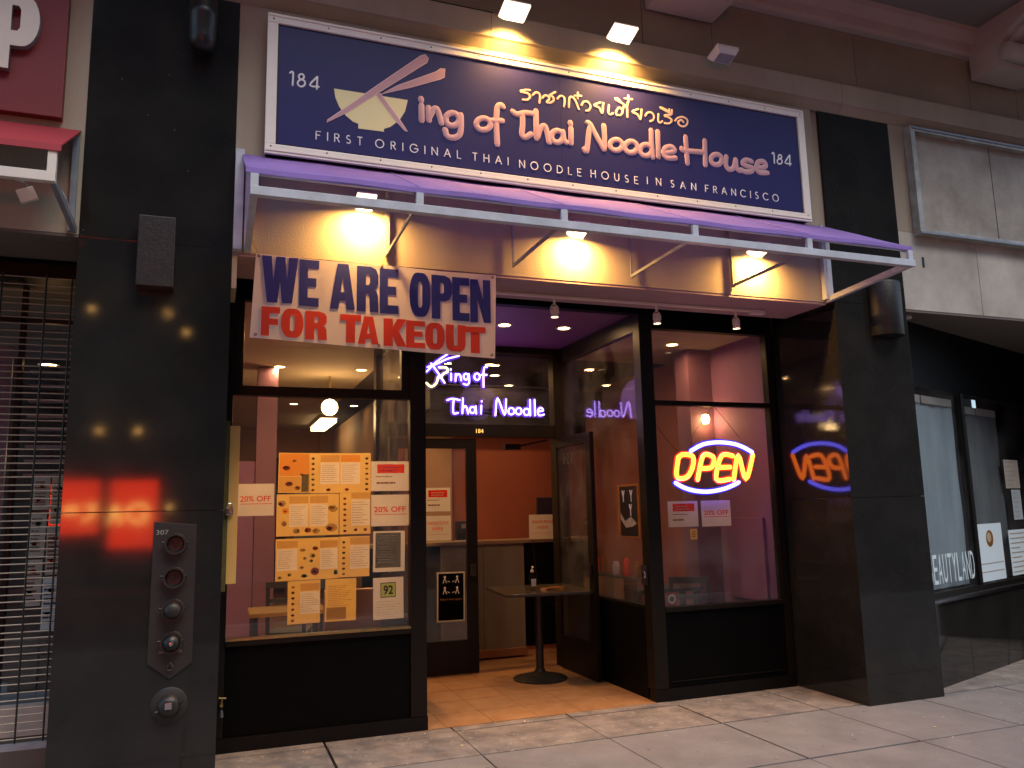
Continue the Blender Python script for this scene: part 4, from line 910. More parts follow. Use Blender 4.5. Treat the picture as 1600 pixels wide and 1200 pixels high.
DLS = [(0.67, 3.98, 'left downlight seen through the upper left window', 16), (1.61, 3.99, 'right downlight seen through the upper left window', 16),
       (1.12, 7.19, 'small downlight left of the round globe lamp', 12), (2.05, 7.25, 'small downlight right of the round globe lamp', 0),
       (0.88, 9.59, 'farthest downlight above the poster filled window', 8), (2.99, 3.3, 'downlight behind the neon sign, nearest the banner', 10),
       (3.29, 4.0, 'downlight behind the neon sign above the word of', 9), (3.75, 4.75, 'downlight deep behind the neon sign over the counter', 8),
       (4.49, 1.74, 'downlight seen through the upper right window', 15), (0.75, 2.2, 'downlight just behind the poster filled window', 115), (2.2, 4.4, 'downlight over the left end of the counter', 10)]
for x, y, lab, pw in DLS: downlight(x, y, 3.329, lab, dl, pw)
gl = thing('globe_lamp', 'round glowing globe lamp hanging above the posters in the left window', 'lamp', (1.31, 4.5, 2.80))
MB().lathe([(0.0, -0.10)] + [(0.10 * math.sin(R(a)), -0.10 * math.cos(R(a))) for a in range(15, 180, 15)] + [(0.0, 0.10)], (1.31, 4.5, 2.94), 'Z', 20).build('lamp_globe', M['e_globe'], gl, smooth=True)
MB().rod((1.31, 4.5, 3.04), (1.31, 4.5, 3.328), 0.012).build('lamp_stem', M['brass'], gl)
point_light('lamp_light', (1.31, 4.35, 2.75), 14, (1.0, 0.62, 0.28), 0.1, gl)
fx = thing('fluorescent_fixture', 'bright tilted looking fluorescent ceiling fixture below the round globe lamp', 'ceiling light', (1.9, 9.5, 3.2))
B('light_diffuser', 1.70, 1.96, 8.5, 10.1, 3.20, 3.27, M['e_tube'], fx, bevel=0.01)
B('light_body', 1.68, 1.98, 8.48, 10.12, 3.272, 3.328, M['white_lamp'], fx)

wlp = thing('wall_lamp', 'small warm wall lamp glowing on the mauve column behind the OPEN sign', 'wall lamp', (4.93, 1.88, 2.5))
MB().lathe([(0.0, -0.05), (0.03, -0.045), (0.045, 0.0), (0.03, 0.05), (0.0, 0.055)], (4.93, 1.86, 2.56), 'Z', 14).build('lamp_shade', M['e_globe'], wlp, smooth=True)
B('lamp_bracket', 4.91, 4.95, 1.885, 1.899, 2.50, 2.62, M['brass'], wlp)
point_light('lamp_light', (4.93, 1.80, 2.50), 1.6, (1.0, 0.5, 0.18), 0.04, wlp)
# counter and what stands on it
ct = thing('service_counter', 'grey fronted service counter with a narrow top behind the open door', 'counter', (3.4, 3.7, 0))
B('counter_front', 2.42, 2.92, 3.46, 3.52, 0.10, 1.262, M['counter_grey'], ct)
B('counter_front', 2.924, 3.42, 3.46, 3.52, 0.10, 1.262, M['counter_grey'], ct)
B('counter_front', 3.424, 4.20, 3.475, 3.52, 0.10, 1.262, M['black_tile'], ct)
B('counter_front', 1.55, 2.416, 3.475, 3.52, 0.10, 1.262, M['black_tile'], ct)
B('counter_base', 1.55, 4.20, 3.50, 3.56, 0.0, 0.098, M['tan_wall'], ct)
B('counter_top', 1.52, 4.24, 3.43, 3.95, 1.264, 1.300, M['counter_top'], ct, bevel=0.004)
B('counter_shelf', 2.6, 3.42, 3.40, 3.46, 0.02, 0.10, M['brown_wall'], ct)
B('back_counter', 2.42, 4.9, 4.75, 5.09, 0.0, 1.18, M['dark_wood'], ct)
mo = thing('monitor', 'black order monitor standing on the counter', 'monitor', (3.8, 3.62, 1.3))
B('screen', 3.66, 3.98, 3.60, 3.64, 1.50, 1.79, M['black'], mo, bevel=0.012)
B('monitor_stand', 3.78, 3.86, 3.62, 3.68, 1.31, 1.52, M['black'], mo)
B('monitor_foot', 3.70, 3.94, 3.57, 3.74, 1.3005, 1.312, M['black'], mo, bevel=0.003)
tbp = thing('card_terminal', 'small black card terminal standing on the left end of the counter', 'terminal', (2.71, 3.55, 1.3))
MB().box(2.63, 2.80, 3.52, 3.60, 1.301, 1.53, None, 0.01).build('terminal_body', M['black'], tbp)
B('terminal_label', 2.685, 2.735, 3.517, 3.5195, 1.45, 1.50, M['paper'], tbp)
B('terminal_foot', 2.60, 2.84, 3.46, 3.519, 1.3005, 1.318, M['off_white'], tbp, bevel=0.003)
# power cord down the counter
o = MB().tube(smooth_line([(3.52, 3.43, 1.29), (3.54, 3.42, 1.05), (3.56, 3.40, 0.85), (3.66, 3.38, 0.70), (3.80, 3.36, 0.45)], 5), 0.005, n=6).build('power_cord', M['black'])
tag(o, 'thin black power cord hanging down the counter front', 'cord')

# chair, dark table seen through right window
def chair(x, y, rz, lab, grp):
    t = thing('wooden_chair', lab, 'chair', (x, y, 0), grp)
    T = Matrix.Translation((x, y, 0)) @ Matrix.Rotation(rz, 4, 'Z')
    W_ = M['dark_wood']
    MB().box(-0.20, 0.20, -0.20, 0.20, 0.455, 0.485, T, 0.008).build('seat', W_, t)
    for sx in (-1, 1):
        MB().bar((sx * 0.175, -0.175, 0.0), (sx * 0.175, -0.175, 0.455), 0.035, 0.035, T).build('leg', W_, t)
        MB().bar((sx * 0.18, 0.20, 0.0), (sx * 0.18, 0.19, 0.455), 0.035, 0.035, T).build('leg', W_, t)
        MB().bar((sx * 0.18, 0.19, 0.487), (sx * 0.17, 0.26, 0.97), 0.035, 0.030, T).build('back_post', W_, t)
    MB().bar((-0.19, 0.262, 0.955), (0.19, 0.262, 0.955), 0.022, 0.06, T).build('top_rail', W_, t)
    MB().bar((-0.155, 0.242, 0.80), (0.155, 0.242, 0.80), 0.018, 0.04, T).build('back_slat', W_, t)
    MB().bar((-0.155, 0.222, 0.66), (0.155, 0.222, 0.66), 0.018, 0.04, T).build('back_slat', W_, t)
    return t
chair(4.38, 1.50, R(150), 'dark wooden chair with an open back behind the right window', 'wooden dining chairs')
chair(0.78, 3.35, R(165), 'dark wooden chair at the table behind the left window', 'wooden dining chairs')
def dtable(x0, x1, y0, y1, z, lab, m_):
    t = thing('dining_table', lab, 'table', ((x0 + x1) / 2, (y0 + y1) / 2, 0), 'dining tables')
    B('tabletop', x0, x1, y0, y1, z - 0.035, z, m_, t, bevel=0.004)
    for a in (x0 + 0.05, x1 - 0.05):
        for b_ in (y0 + 0.05, y1 - 0.05): MB().bar((a, b_, 0), (a, b_, z - 0.036), 0.05, 0.05).build('leg', M['dark_wood'], t)
    return t
dtable(0.35, 1.05, 2.45, 3.05, 0.76, 'wooden dining table behind the left window', M['menu_tan'])
dtable(3.80, 4.55, 1.50, 1.86, 0.86, 'dark dining table behind the chair in the right window', M['dark_wood'])

# ================================================================ ENTRY TABLE
et = thing('pedestal_table', 'dark square pedestal table blocking the open doorway', 'table', (3.08, 2.2, 0))
T = Matrix.Translation((3.08, 2.2, 0)) @ Matrix.Rotation(R(-6), 4, 'Z')
s_ = 0.44
oct_ = [(-s_ + .05, -s_), (s_ - .05, -s_), (s_, -s_ + .05), (s_, s_ - .05), (s_ - .05, s_), (-s_ + .05, s_), (-s_, s_ - .05), (-s_, -s_ + .05)]
MB().prism(oct_, 0.835, 0.862, 'Z', T, bevel=0.003).build('tabletop', M['table_top'], et)
MB().lathe([(0.0, 0.0), (0.265, 0.0), (0.268, 0.012), (0.25, 0.022), (0.12, 0.05), (0.055, 0.07), (0.045, 0.10), (0.0, 0.10)], (3.08, 2.2, 0.001), 'Z', 40).build('table_foot', M['cast_iron'], et, smooth=True)
MB().rod((3.08, 2.2, 0.09), (3.08, 2.2, 0.834), 0.040, 20).build('table_column', M['cast_iron'], et, smooth=True)
bt = thing('pump_bottle', 'clear hand sanitizer pump bottle standing on the entry table', 'bottle', (2.99, 2.12, 0.862))
MB().lathe([(0.0, 0.002), (0.030, 0.002), (0.033, 0.01), (0.033, 0.13), (0.026, 0.150), (0.014, 0.160), (0.014, 0.17)], (2.99, 2.12, 0.862), 'Z', 18).build('bottle_body', M['clear'], bt, smooth=True)
B('bottle_label', 2.965, 3.015, 2.083, 2.0855, 0.90, 0.97, M['cool_paper'], bt)
MB().lathe([(0.0, 0.171), (0.016, 0.171), (0.016, 0.19), (0.006, 0.195), (0.006, 0.222), (0.0, 0.222)], (2.99, 2.12, 0.862), 'Z', 14).build('pump', M['off_white'], bt, smooth=True)
MB().tube([(2.99, 2.12, 1.084), (2.985, 2.09, 1.09), (2.98, 2.07, 1.082)], 0.006, n=6).build('nozzle', M['off_white'], bt)
nb = thing('menu_stack', 'stack of folded orange takeout menus on the entry table', 'menus', (3.17, 2.08, 0.862))
for i in range(4):
    MB().box(-0.105, 0.105, -0.05, 0.05, 0, 0.004, Matrix.Translation((3.17 + 0.004 * i, 2.06, 0.863 + 0.0055 * i)) @ Matrix.Rotation(R(8 + 3 * i), 4, 'Z') @ Matrix.Rotation(R(0.8), 4, 'Y')).build('folded_menu', M['menu_orange'] if i % 2 else M['menu_cream'], nb)

# ================================================================ NEON NAME SIGN in the door transom
ne = thing('neon_sign', 'violet neon sign reading King of Thai Noodle with a yellow bowl above the door', 'neon sign', (2.7, 2.62, 2.6))
M['neon_back'] = mat('violet_halo_backing', (0.10, 0.05, 0.42), 0.7)  # backing added behind the tubes to show their glow as a violet halo
letters('neon_halo_backing', DATA['neonW'] + DATA['neonY'], C_NEON + [1, 1], 2.655, 0.028, M['neon_back'], ne, flat=0.002, k=4, dy=0.0006)
letters('neon_tube', DATA['neonW'], C_NEON, 2.628, 0.0078, M['e_violet'], ne, flat=None, k=4)
letters('neon_tube', DATA['neonY'], [1, 1], 2.624, 0.0085, M['e_yneon'], ne, flat=None, k=4)
for xx in (2.15, 2.6, 3.1, 3.4):
    MB().tube([(xx, 2.665, 3.37), (xx, 2.665, 2.98)], 0.002, n=5).build('hanging_wire', M['black'], ne)
B('neon_rail', 2.1, 3.45, 2.658, 2.664, 2.965, 2.98, M['black'], ne)
B('neon_rail', 2.1, 3.45, 2.658, 2.664, 2.685, 2.695, M['black'], ne)
point_light('neon_light', (2.75, 2.45, 2.85), 1.4, (0.55, 0.3, 1.0), 0.25, ne)

# ================================================================ OPEN SIGN
op = thing('open_sign', 'glowing neon OPEN sign with yellow letters between blue arcs in the right window', 'neon sign', (4.4, 1.0, 1.77))
letters('letter_glow', DATA['openL'], [1, 1, 2, 1], 0.992, 0.037, M['e_open_halo'], op, flat=0.004, k=5, dy=0.0008)
letters('arc_glow', DATA['openA'], [1, 1], 0.994, 0.032, M['e_open_bhalo'], op, flat=0.004, k=5)
letters('letter_tube', DATA['openL'], [1, 1, 2, 1], 0.980, 0.0230, M['e_open_red'], op, flat=0.010, k=5)
letters('arc_tube', DATA['openA'], [1, 1], 0.980, 0.0195, M['e_open_blue'], op, flat=0.010, k=6)
mb = MB()
for s in DATA['cords']: mb.tube(smooth_line([(p[0], 0.985, p[1]) for p in s], 4), 0.0022, n=5)
mb.build('hanging_cord', M['black'], op)

# ================================================================ NOTICES TAPED TO THE GLASS
THIN = {M[k_].name for k_ in ('paper', 'menu_yellow', 'menu_cream', 'menu_tan', 'menu_orange', 'cool_paper')}
def sheet(name, r, y, lab, cat, m_=None, grp=None, tilt=0.0):
    x0, x1, z0, z1 = r
    mb = MB(); cx, cz = (x0 + x1) / 2, (z0 + z1) / 2
    T = Matrix.Translation((cx, y, cz)) @ Matrix.Rotation(R(tilt), 4, 'Y')
    t = thing(name, lab, cat, (cx, y, z0), grp)
    # sheet with a slight curl
    b = bmesh.new(); nx, nz = 6, 6; g = []
    ph = random.uniform(0, 6)
    for j in range(nz + 1):
        row = []
        for i in range(nx + 1):
            u = i / nx - .5; v = j / nz - .5
            row.append(b.verts.new((u * (x1 - x0), 0.0012 * math.sin(u * 5 + ph) * math.cos(v * 3), v * (z1 - z0))))
        g.append(row)
    for j in range(nz):
        for i in range(nx): b.faces.new([g[j][i], g[j][i + 1], g[j + 1][i + 1], g[j + 1][i]])
    mb._merge(b, T); mb.build('sheet', m_ or M['paper'], t, smooth=True)
    def pr(nm, u0, u1, v0, v1, m2, dy=0.0):
        w, h = x1 - x0, z1 - z0
        if m2.name in THIN:
            a, b_, c_, d_ = (u0 - .5) * w, (u1 - .5) * w, (v0 - .5) * h, (v1 - .5) * h
            return MB().quad([(a, -0.0026 - dy, c_), (b_, -0.0026 - dy, c_), (b_, -0.0026 - dy, d_), (a, -0.0026 - dy, d_)], T).build(nm, m2, t)
        return MB().box((u0 - .5) * w, (u1 - .5) * w, -0.0030 - dy, -0.0018, (v0 - .5) * h, (v1 - .5) * h, T).build(nm, film(m2), t)
    return t, pr, T, (x1 - x0, z1 - z0)
def lines(t, T, wh, u0, u1, v0, v1, n, m_, name='text_lines', th=0.22):
    w, h = wh; mb = MB()
    for i in range(n):
        v = v1 - (v1 - v0) * (i + .5) / n; ln = u0 + (u1 - u0) * random.uniform(.55, 1.0)
        u = u0
        while u < ln - 0.01:
            e = min(ln, u + random.uniform(.04, .14) * (u1 - u0) * 1.6)
            mb.box((u - .5) * w, (e - .5) * w, -0.0060, -0.0056, (v - .5) * h - (v1 - v0) / n * th * h, (v - .5) * h + (v1 - v0) / n * th * h, T)
            u = e + 0.025 * (u1 - u0)
    mb.build(name, m_ if m_.name == 'white_paper' else film(m_), t, kind='stuff')
def foods(t, T, wh, spots, mats):
    w, h = wh
    sp = []
    for u, v, r, ar in spots:
        r *= .85; sp.append((u, v, r, ar, -.0052))
        for k in range(3): sp.append((u + random.uniform(-.5, .5) * r / w, v + random.uniform(-.4, .4) * r * ar / h, r * random.uniform(.25, .5), ar, -.0066 - .0006 * k))
    for u, v, r, ar, yy in sp:
        MB().prism([((u - .5) * w + r * math.cos(a) * random.uniform(.85, 1.1), (v - .5) * h + r * ar * math.sin(a) * random.uniform(.85, 1.1)) for a in [k * math.pi / 6 for k in range(12)]],
                   yy, yy + .0005, 'Y', T).build('food_photo', film(random.choice(mats)), t)
fm = [M['food_brown'], M['food_grey'], M['food_brown'], M['food_green']]
GYY = 0.925
grpm = 'menu sheets taped inside the left window'
M['yellow_ink'] = mat('yellow_print_ink', (0.78, 0.60, 0.25), 0.7)
M['tan_ink'] = mat('tan_print_ink', (0.62, 0.50, 0.34), 0.7)
M['amber_ink'] = mat('amber_print_ink', (0.72, 0.42, 0.16), 0.7)
def menu(key, lab, cols, top=True, strip=None, blank=False):
    r = DATA[key]; t, pr, T, wh = sheet('menu_sheet', r, GYY, lab, 'menu', M['menu_cream'], grpm, random.uniform(-.4, .4))
    u = 0.0
    for (u0, u1, v0, v1) in cols:
        if u0 - u > .004: pr('yellow_print', u, u0, 0, 1, M['yellow_ink'])
        pr('yellow_print', u0, u1, 0, v0, M['yellow_ink']); pr('yellow_print', u0, u1, v1, 1, M['yellow_ink']); u = u1
    if u < 0.995: pr('yellow_print', u, 1, 0, 1, M['yellow_ink'])
    for (u0, u1, v0, v1) in cols:
        lines(t, T, wh, u0 + .02, u1 - .02, v0 + .04, v1 - .04, 9, M['ink_grey'], th=.10)
        pr('menu_header', u0, u1, v1 + .02, min(.99, v1 + .19), M['tan_ink'] if random.random() < .7 else M['amber_ink'], .0012)
    if strip:
        for u in strip: foods(t, T, wh, [(u, .08 + .13 * k, .016, .7) for k in range(7)], fm)
    return t, pr, T, wh
t, pr, T, wh = menu('m1a', 'food photo collage sheet at the top left of the menus', [])
pr('photo_block', .02, .98, .42, .98, M['amber_ink'], .0012); pr('photo_block', .02, .72, .02, .40, M['tan_ink'], .0012); pr('photo_block', .74, .98, .02, .46, M['slate'], .002)
foods(t, T, wh, [(.25, .62, .035, .6), (.35, .22, .035, .6), (.62, .12, .028, .7), (.5, .8, .02, .6), (.75, .45, .016, .7)], fm)
t, pr, T, wh = menu('m1b', 'wide orange headed menu sheet in the top row beside the photo collage', [(.17, .48, .22, .76), (.50, .82, .22, .76)], strip=[.05, .93])
foods(t, T, wh, [(.3, .08, .02, .7), (.6, .08, .02, .7)], fm)
t, pr, T, wh = menu('m2a', 'menu sheet with a grey dish at its lower right, second row of the menus', [(.20, .50, .22, .76), (.53, .82, .22, .76)])
foods(t, T, wh, [(.08, .78, .035, .8), (.14, .6, .032, .8), (.12, .3, .025, .9), (.9, .64, .045, .7), (.88, .18, .055, .7), (.32, .12, .032, .8), (.5, .13, .03, .8), (.63, .11, .035, .7)], [M['food_brown'], M['food_grey'], M['food_grey'], M['amber_ink']])
t, pr, T, wh = menu('m2b', 'narrow menu sheet beside the lower discount paper, second row of the menus', [(.38, .98, .20, .84)], strip=[.17])
foods(t, T, wh, [(.52, .1, .018, .8), (.83, .1, .018, .8)], [M['food_brown']])
t, pr, T, wh = menu('m3a', 'menu sheet with two white price columns in the third row', [(.02, .34, .24, .76), (.70, .98, .24, .74)])
foods(t, T, wh, [(.42, .72, .026, .6), (.62, .75, .026, .7), (.58, .58, .026, .8), (.46, .52, .018, .8), (.56, .45, .018, .8), (.41, .3, .022, .6), (.62, .2, .04, .9), (.45, .1, .028, .6), (.07, .08, .018, .8), (.22, .14, .018, .8), (.95, .15, .02, 1.2)], fm)
menu('m3b', 'narrow menu sheet left of the dark framed notice, third row', [(.36, .99, .20, .78)], strip=[.15])
menu('m4a', 'lone lower left menu sheet in the bottom row', [(.38, .98, .22, .74)], strip=[.16])
t, pr, T, wh = menu('m4b', 'plain yellow menu sheet in the bottom row', [])
lines(t, T, wh, .1, .9, .35, .85, 12, M['menu_tan'], th=.12); pr('menu_block', .05, .68, .04, .33, M['menu_tan'])
# tape strips on the notices
def tape(mb, x, y, z, a=0.0, w=0.035): mb.box(-w / 2, w / 2, -0.0005, 0, -0.008, 0.008, Matrix.Translation((x, y, z)) @ Matrix.Rotation(a, 4, 'Y'))
def notice_red(r, y, lab, cat='notice', tilt=0.0, code=True):
    t, pr, T, wh = sheet('discount_notice', r, y, lab, cat, M['paper'], 'notices with a red heading', tilt)
    h = pr('red_heading', .16, .88, .60, .90, M['red_ink'])
    lines(t, T, wh, .26, .80, .64, .84, 2, M['paper'], 'heading_text', th=.17)
    lines(t, T, wh, .12, .88, .42, .54, 1, M['food_brown'], th=.12)
    lines(t, T, wh, .14, .66, .20, .34, 1, M['food_brown'], th=.2)
    return t
def notice_off(r, y, lab, s='20% OFF', tilt=0.0):
    t, pr, T, wh = sheet('discount_notice', r, y, lab, 'notice', M['paper'], 'white 20% OFF notices', tilt)
    w, h = wh
    X = T @ Matrix.Translation((-.43 * w, -0.0070, -.06 * h))
    text('discount_text', s, 0, 0, 0, w=.84 * w, h=.18 * h, m=film(M['red_ink']), parent=t, T=X, bold=0.0015)
    MB().box(-.42 * w, .44 * w, -0.0062, -0.0056, -.14 * h, -.12 * h, T).build('underline', film(M['red_ink']), t)
    return t
notice_red(DATA['r1'], GYY, 'red headed notice at the top right of the left window')
notice_off(DATA['r2'], GYY, '20% OFF notice under the red headed notice in the left window')
notice_off(DATA['l1'], GYY, '20% OFF notice at the left edge of the left window beside the wooden plank')
t, pr, T, wh = sheet('framed_notice', DATA['r3'], GYY, 'dark slate notice with a white border below the 20% OFF notice', 'notice', M['paper'], None, 0.4)
pr('dark_field', .07, .87, .10, .96, M['slate']); lines(t, T, wh, .14, .80, .2, .92, 11, M['paper'], th=.16)
t, pr, T, wh = sheet('score_card', DATA['r4'], GYY, 'white card with a green framed number 92, lowest at right of the left window', 'notice', M['paper'], None, -0.3)
pr('green_frame', .24, .74, .52, .54, M['dark_ink']); pr('green_frame', .24, .74, .86, .88, M['dark_ink']); pr('green_frame', .24, .262, .54, .86, M['dark_ink']); pr('green_frame', .718, .74, .54, .86, M['dark_ink']); pr('green_field', .265, .715, .542, .858, M['lime'])
w, h = wh
text('score_number', '92', 0, 0, 0, w=.32 * w, h=.22 * h, m=film(M['dark_ink']), parent=t, T=T @ Matrix.Translation((-.17 * w, -0.0070, .09 * h)), bold=.002)
lines(t, T, wh, .1, .9, .08, .45, 6, M['ink_grey'], th=.05)
notice_red(DATA['rw1'], 0.928, 'red headed notice under the OPEN sign')
notice_off(DATA['rw2'], 0.928, '20% OFF notice under the OPEN sign')
t, pr, T, wh = sheet('sticky_note', DATA['rw3'], 0.930, 'small yellow note below the red headed notice in the right window', 'note', M['menu_yellow'])
lines(t, T, wh, .2, .8, .2, .8, 3, M['ink_grey'])
st = thing('round_sticker', 'round red and white sticker in the lower left corner of the right window', 'sticker', (3.835, 0.926, 0.80))
MB().box(3.785, 3.885, 0.926, 0.928, 0.778, 0.895, None).build('sticker_back', M['red_sign'], st)
MB().lathe([(0.0, -0.004), (0.040, -0.004), (0.040, 0.0)], (3.838, 0.926, 0.838), 'Y', 20).build('sticker_ring', M['paper'], st)
MB().lathe([(0.0, -0.006), (0.024, -0.006), (0.024, -0.003)], (3.838, 0.926, 0.838), 'Y', 20).build('sticker_disc', M['dark_ink'], st)
notice_red(DATA['dl1'][:2] + DATA['dl1'][2:], 2.695, 'red headed notice taped on the closed door')
def notice_online(r, y, lab, tilt=0):
    t, pr, T, wh = sheet('order_notice', r, y, lab, 'notice', M['paper'], 'order pickup notices', tilt); w, h = wh
    text('notice_text', 'ONLINE PICKUP', 0, 0, 0, w=.8 * w, h=.12 * h, m=film(M['red_ink']), parent=t, T=T @ Matrix.Translation((-.4 * w, -.0070, .15 * h)))
    text('notice_text', 'HERE', 0, 0, 0, w=.4 * w, h=.12 * h, m=film(M['red_ink']), parent=t, T=T @ Matrix.Translation((-.2 * w, -.0070, -.08 * h)))
    MB().box(-.38 * w, .42 * w, -.0062, -.0056, -.26 * h, -.25 * h, T).build('underline', film(M['red_ink']), t)
notice_online(DATA['dl2'], 2.695, 'order pickup notice taped low on the closed door')
notice_online(DATA['cnt'], 3.405, 'order pickup notice hanging from the counter edge', 0.6)
def poster(r, y, lab, T0=None, person=False):
    t, pr, T, wh = sheet('distance_poster', r, y, lab, 'poster', M['paper'], 'black distancing posters', 0.5)
    if T0 is not None: pass
    pr('black_field', .05, .95, .03, .97, M['black']); w, h = wh
    mb = MB()
    for u, v, dx in ((.28, .84, 1), (.72, .84, -1), (.28, .62, 1), (.72, .62, -1)):
        cx, cz = (u - .5) * w, (v - .5) * h
        mb.prism([(cx + .012 * math.cos(a), cz + .03 + .012 * math.sin(a)) for a in [k * math.pi / 4 for k in range(8)]], -.0046, -.0034, 'Y', T)
        for q in ((-.018, -.03), (.018, -.03)):
            mb.tube([(cx, -.004, cz + .02), (cx + q[0], -.004, cz + q[1])], .004, n=6, T=T, flat=.0008)
        mb.tube([(cx + dx * .03, -.004, cz - .01), (cx + dx * .05, -.004, cz - .02)], .003, n=6, T=T, flat=.0008)
    mb.build('figure_print', M['white_vinyl'], t)
    text('poster_text', 'Stay 6 feet apart', 0, 0, 0, w=.78 * w, h=.055 * h, m=M['menu_orange'], parent=t, T=T @ Matrix.Translation((-.39 * w, -.0070, -.08 * h)), bold=.002)
    lines(t, T, wh, .25, .75, .20, .36, 3, M['ink_grey'], th=.15)
    return t
poster(DATA['dl3'], 2.695, 'black distancing poster on the lower glass of the closed door')
# poster on the side glass (faces the entry): built flat then turned
t = thing('distance_poster', 'black poster with a hand on the side glass beside the corner post', 'poster', (3.61, 1.27, 1.38), 'black distancing posters')
MB().box(3.622, 3.6235, 1.05, 1.46, 1.375, 1.86).build('sheet', M['menu_orange'], t)
MB().box(3.620, 3.6215, 1.08, 1.41, 1.385, 1.84).build('black_field', M['black'], t)
mb = MB()
for yy, zz in ((1.18, 1.75), (1.33, 1.75), (1.2, 1.62)):
    mb.tube([(3.619, yy, zz), (3.619, yy + .02, zz + .05)], .006, n=6); mb.tube([(3.619, yy, zz), (3.619, yy - .02, zz + .05)], .006, n=6); mb.tube([(3.619, yy, zz), (3.619, yy, zz - .05)], .006, n=6)
mb.build('figure_print', M['white_vinyl'], t)
MB().prism([(1.09, 1.50), (1.2, 1.56), (1.32, 1.52), (1.40, 1.60), (1.40, 1.54), (1.30, 1.46), (1.18, 1.47)], 3.6175, 3.6195, 'X').build('hand_print', M['food_grey'], t)
# shelf with small things behind the side glass
sh = thing('condiment_shelf', 'narrow shelf with jars and utensils behind the side glass', 'shelf', (3.8, 1.9, 0.8))
B('shelf_board', 3.70, 3.86, 1.1, 2.5, 0.97, 0.99, M['dark_wood'], sh)
B('shelf_cabinet', 3.70, 3.84, 1.55, 2.45, 0.0, 0.968, M['brown_wall'], sh)
for i, yy in enumerate((1.25, 1.4, 1.62, 1.85, 2.1, 2.3)):
    MB().lathe([(0.0, 0), (.03, 0), (.033, .02), (.033, .10 + .02 * (i % 3)), (.02, .13 + .02 * (i % 3)), (0, .13 + .02 * (i % 3))], (3.78, yy, .991), 'Z', 12).build('jar', [M['off_white'], M['menu_orange'], M['red_ink']][i % 3], sh, smooth=True)
# ================================================================ WOODEN PLANK, PADLOCK, TAP at the left reveal
pk = thing('wooden_plank', 'tall yellow wooden plank standing at the left edge of the poster filled window', 'plank', (0.12, 0.52, 1.14))
B('plank_face', 0.100, 0.166, 0.500, 0.526, 1.19, 2.275, M['wood_plank'], pk, bevel=0.003)
B('plank_edge', 0.067, 0.099, 0.50, 0.55, 1.14, 2.31, M['green_moss'], pk, bevel=0.003)
pl = thing('padlock', 'small steel padlock hanging at mid height of the wooden plank', 'padlock', (0.11, 0.48, 1.67))
MB().box(0.085, 0.135, 0.470, 0.492, 1.655, 1.70, None, 0.006).build('lock_body', M['polish'], pl)
MB().tube([(0.093, 0.481, 1.70)] + [(0.110 - 0.017 * math.cos(R(a)), 0.481, 1.715 + 0.02 * math.sin(R(a))) for a in range(0, 181, 30)] + [(0.127, 0.481, 1.70)], 0.004, n=6).build('shackle', M['polish'], pl)
tp = thing('hose_tap', 'small brass hose tap low beside the left pillar', 'tap', (0.11, 0.8, 0.30))
MB().rod((0.105, 0.884, 0.335), (0.105, 0.80, 0.335), 0.011, 10).build('tap_body', M['brass'], tp)
MB().rod((0.085, 0.82, 0.385), (0.135, 0.82, 0.38), 0.006, 8).build('tap_handle', M['brass'], tp)
MB().rod((0.105, 0.82, 0.335), (0.108, 0.82, 0.385), 0.006, 8).build('tap_stem', M['brass'], tp)
MB().lathe([(0.0, 0.05), (0.014, 0.05), (0.020, 0.0), (0.0, 0.0)], (0.103, 0.80, 0.262), 'Z', 12).build('tap_spout', M['polish'], tp)

# ================================================================ FIRE HOSE CONNECTIONS on the left pillar
fp = thing('standpipe_plate', 'grey metal plate with four round hose valves on the left pillar', 'fire connection', (-0.21, -0.02, 0.69))
pl_ = [(-0.333, 1.625), (-0.088, 1.60), (-0.086, 0.775), (-0.208, 0.690), (-0.336, 0.785)]
MB().prism(pl_, -0.014, -0.001, 'Y', None, 0.002).build('back_plate', M['plate'], fp)
for i, (zz, kind) in enumerate(((1.486, 0), (1.285, 0), (1.095, 1), (0.905, 2))):
    c_ = (-0.205, -0.014, zz)
    v_ = MB().lathe([(0.046, -0.035), (0.052, -0.05), (0.062, -0.05), (0.064, -0.03), (0.058, -0.012), (0.066, 0.0)], c_, 'Y', 28).build('valve_ring', M['cast_iron'], fp, smooth=True)
    if kind == 0:
        MB().lathe([(0.047, -0.04), (0.040, -0.012), (0.0, -0.010)], c_, 'Y', 24).build('valve_cap', M['black'], v_, smooth=True)
        mb = MB()
        for a in (40, 85, 140) if i == 1 else (60, 120): mb.rod((c_[0], -0.03, zz - .02), (c_[0] + .038 * math.cos(R(a)), -0.03, zz + .036 * math.sin(R(a)) - .01), 0.003, 6)
        mb.build('valve_spoke', M['cast_iron'], v_)
    elif kind == 1:
        MB().lathe([(0.050, -0.045), (0.046, -0.075), (0.030, -0.09), (0.0, -0.092)], c_, 'Y', 24).build('valve_cap', M['cast_iron'], v_, smooth=True)
    else:
        MB().lathe([(0.050, -0.042), (0.047, -0.060), (0.036, -0.078), (0.018, -0.088), (0.0, -0.090)], c_, 'Y', 24).build('valve_cap', M['black'], v_, smooth=True)
        MB().lathe([(0.0, -0.096), (0.012, -0.093), (0.016, -0.086)], c_, 'Y', 12).build('cap_boss', M['polish'], v_, smooth=True)
    for sx in (-1, 1):
        MB().rod((c_[0] + sx * 0.058, -0.05, zz + .01), (c_[0] + sx * 0.078, -0.055, zz + .012), 0.008, 8).build('valve_lug', M['cast_iron'], v_)
text('plate_text', 'AUTO SPKR', -0.275, -0.0155, 0.842, w=.13, h=.014, m=M['ink_grey'], parent=fp)
text('plate_number', '307', -0.318, -0.0155, 1.545, w=.07, h=.028, m=M['ink_grey'], parent=fp)
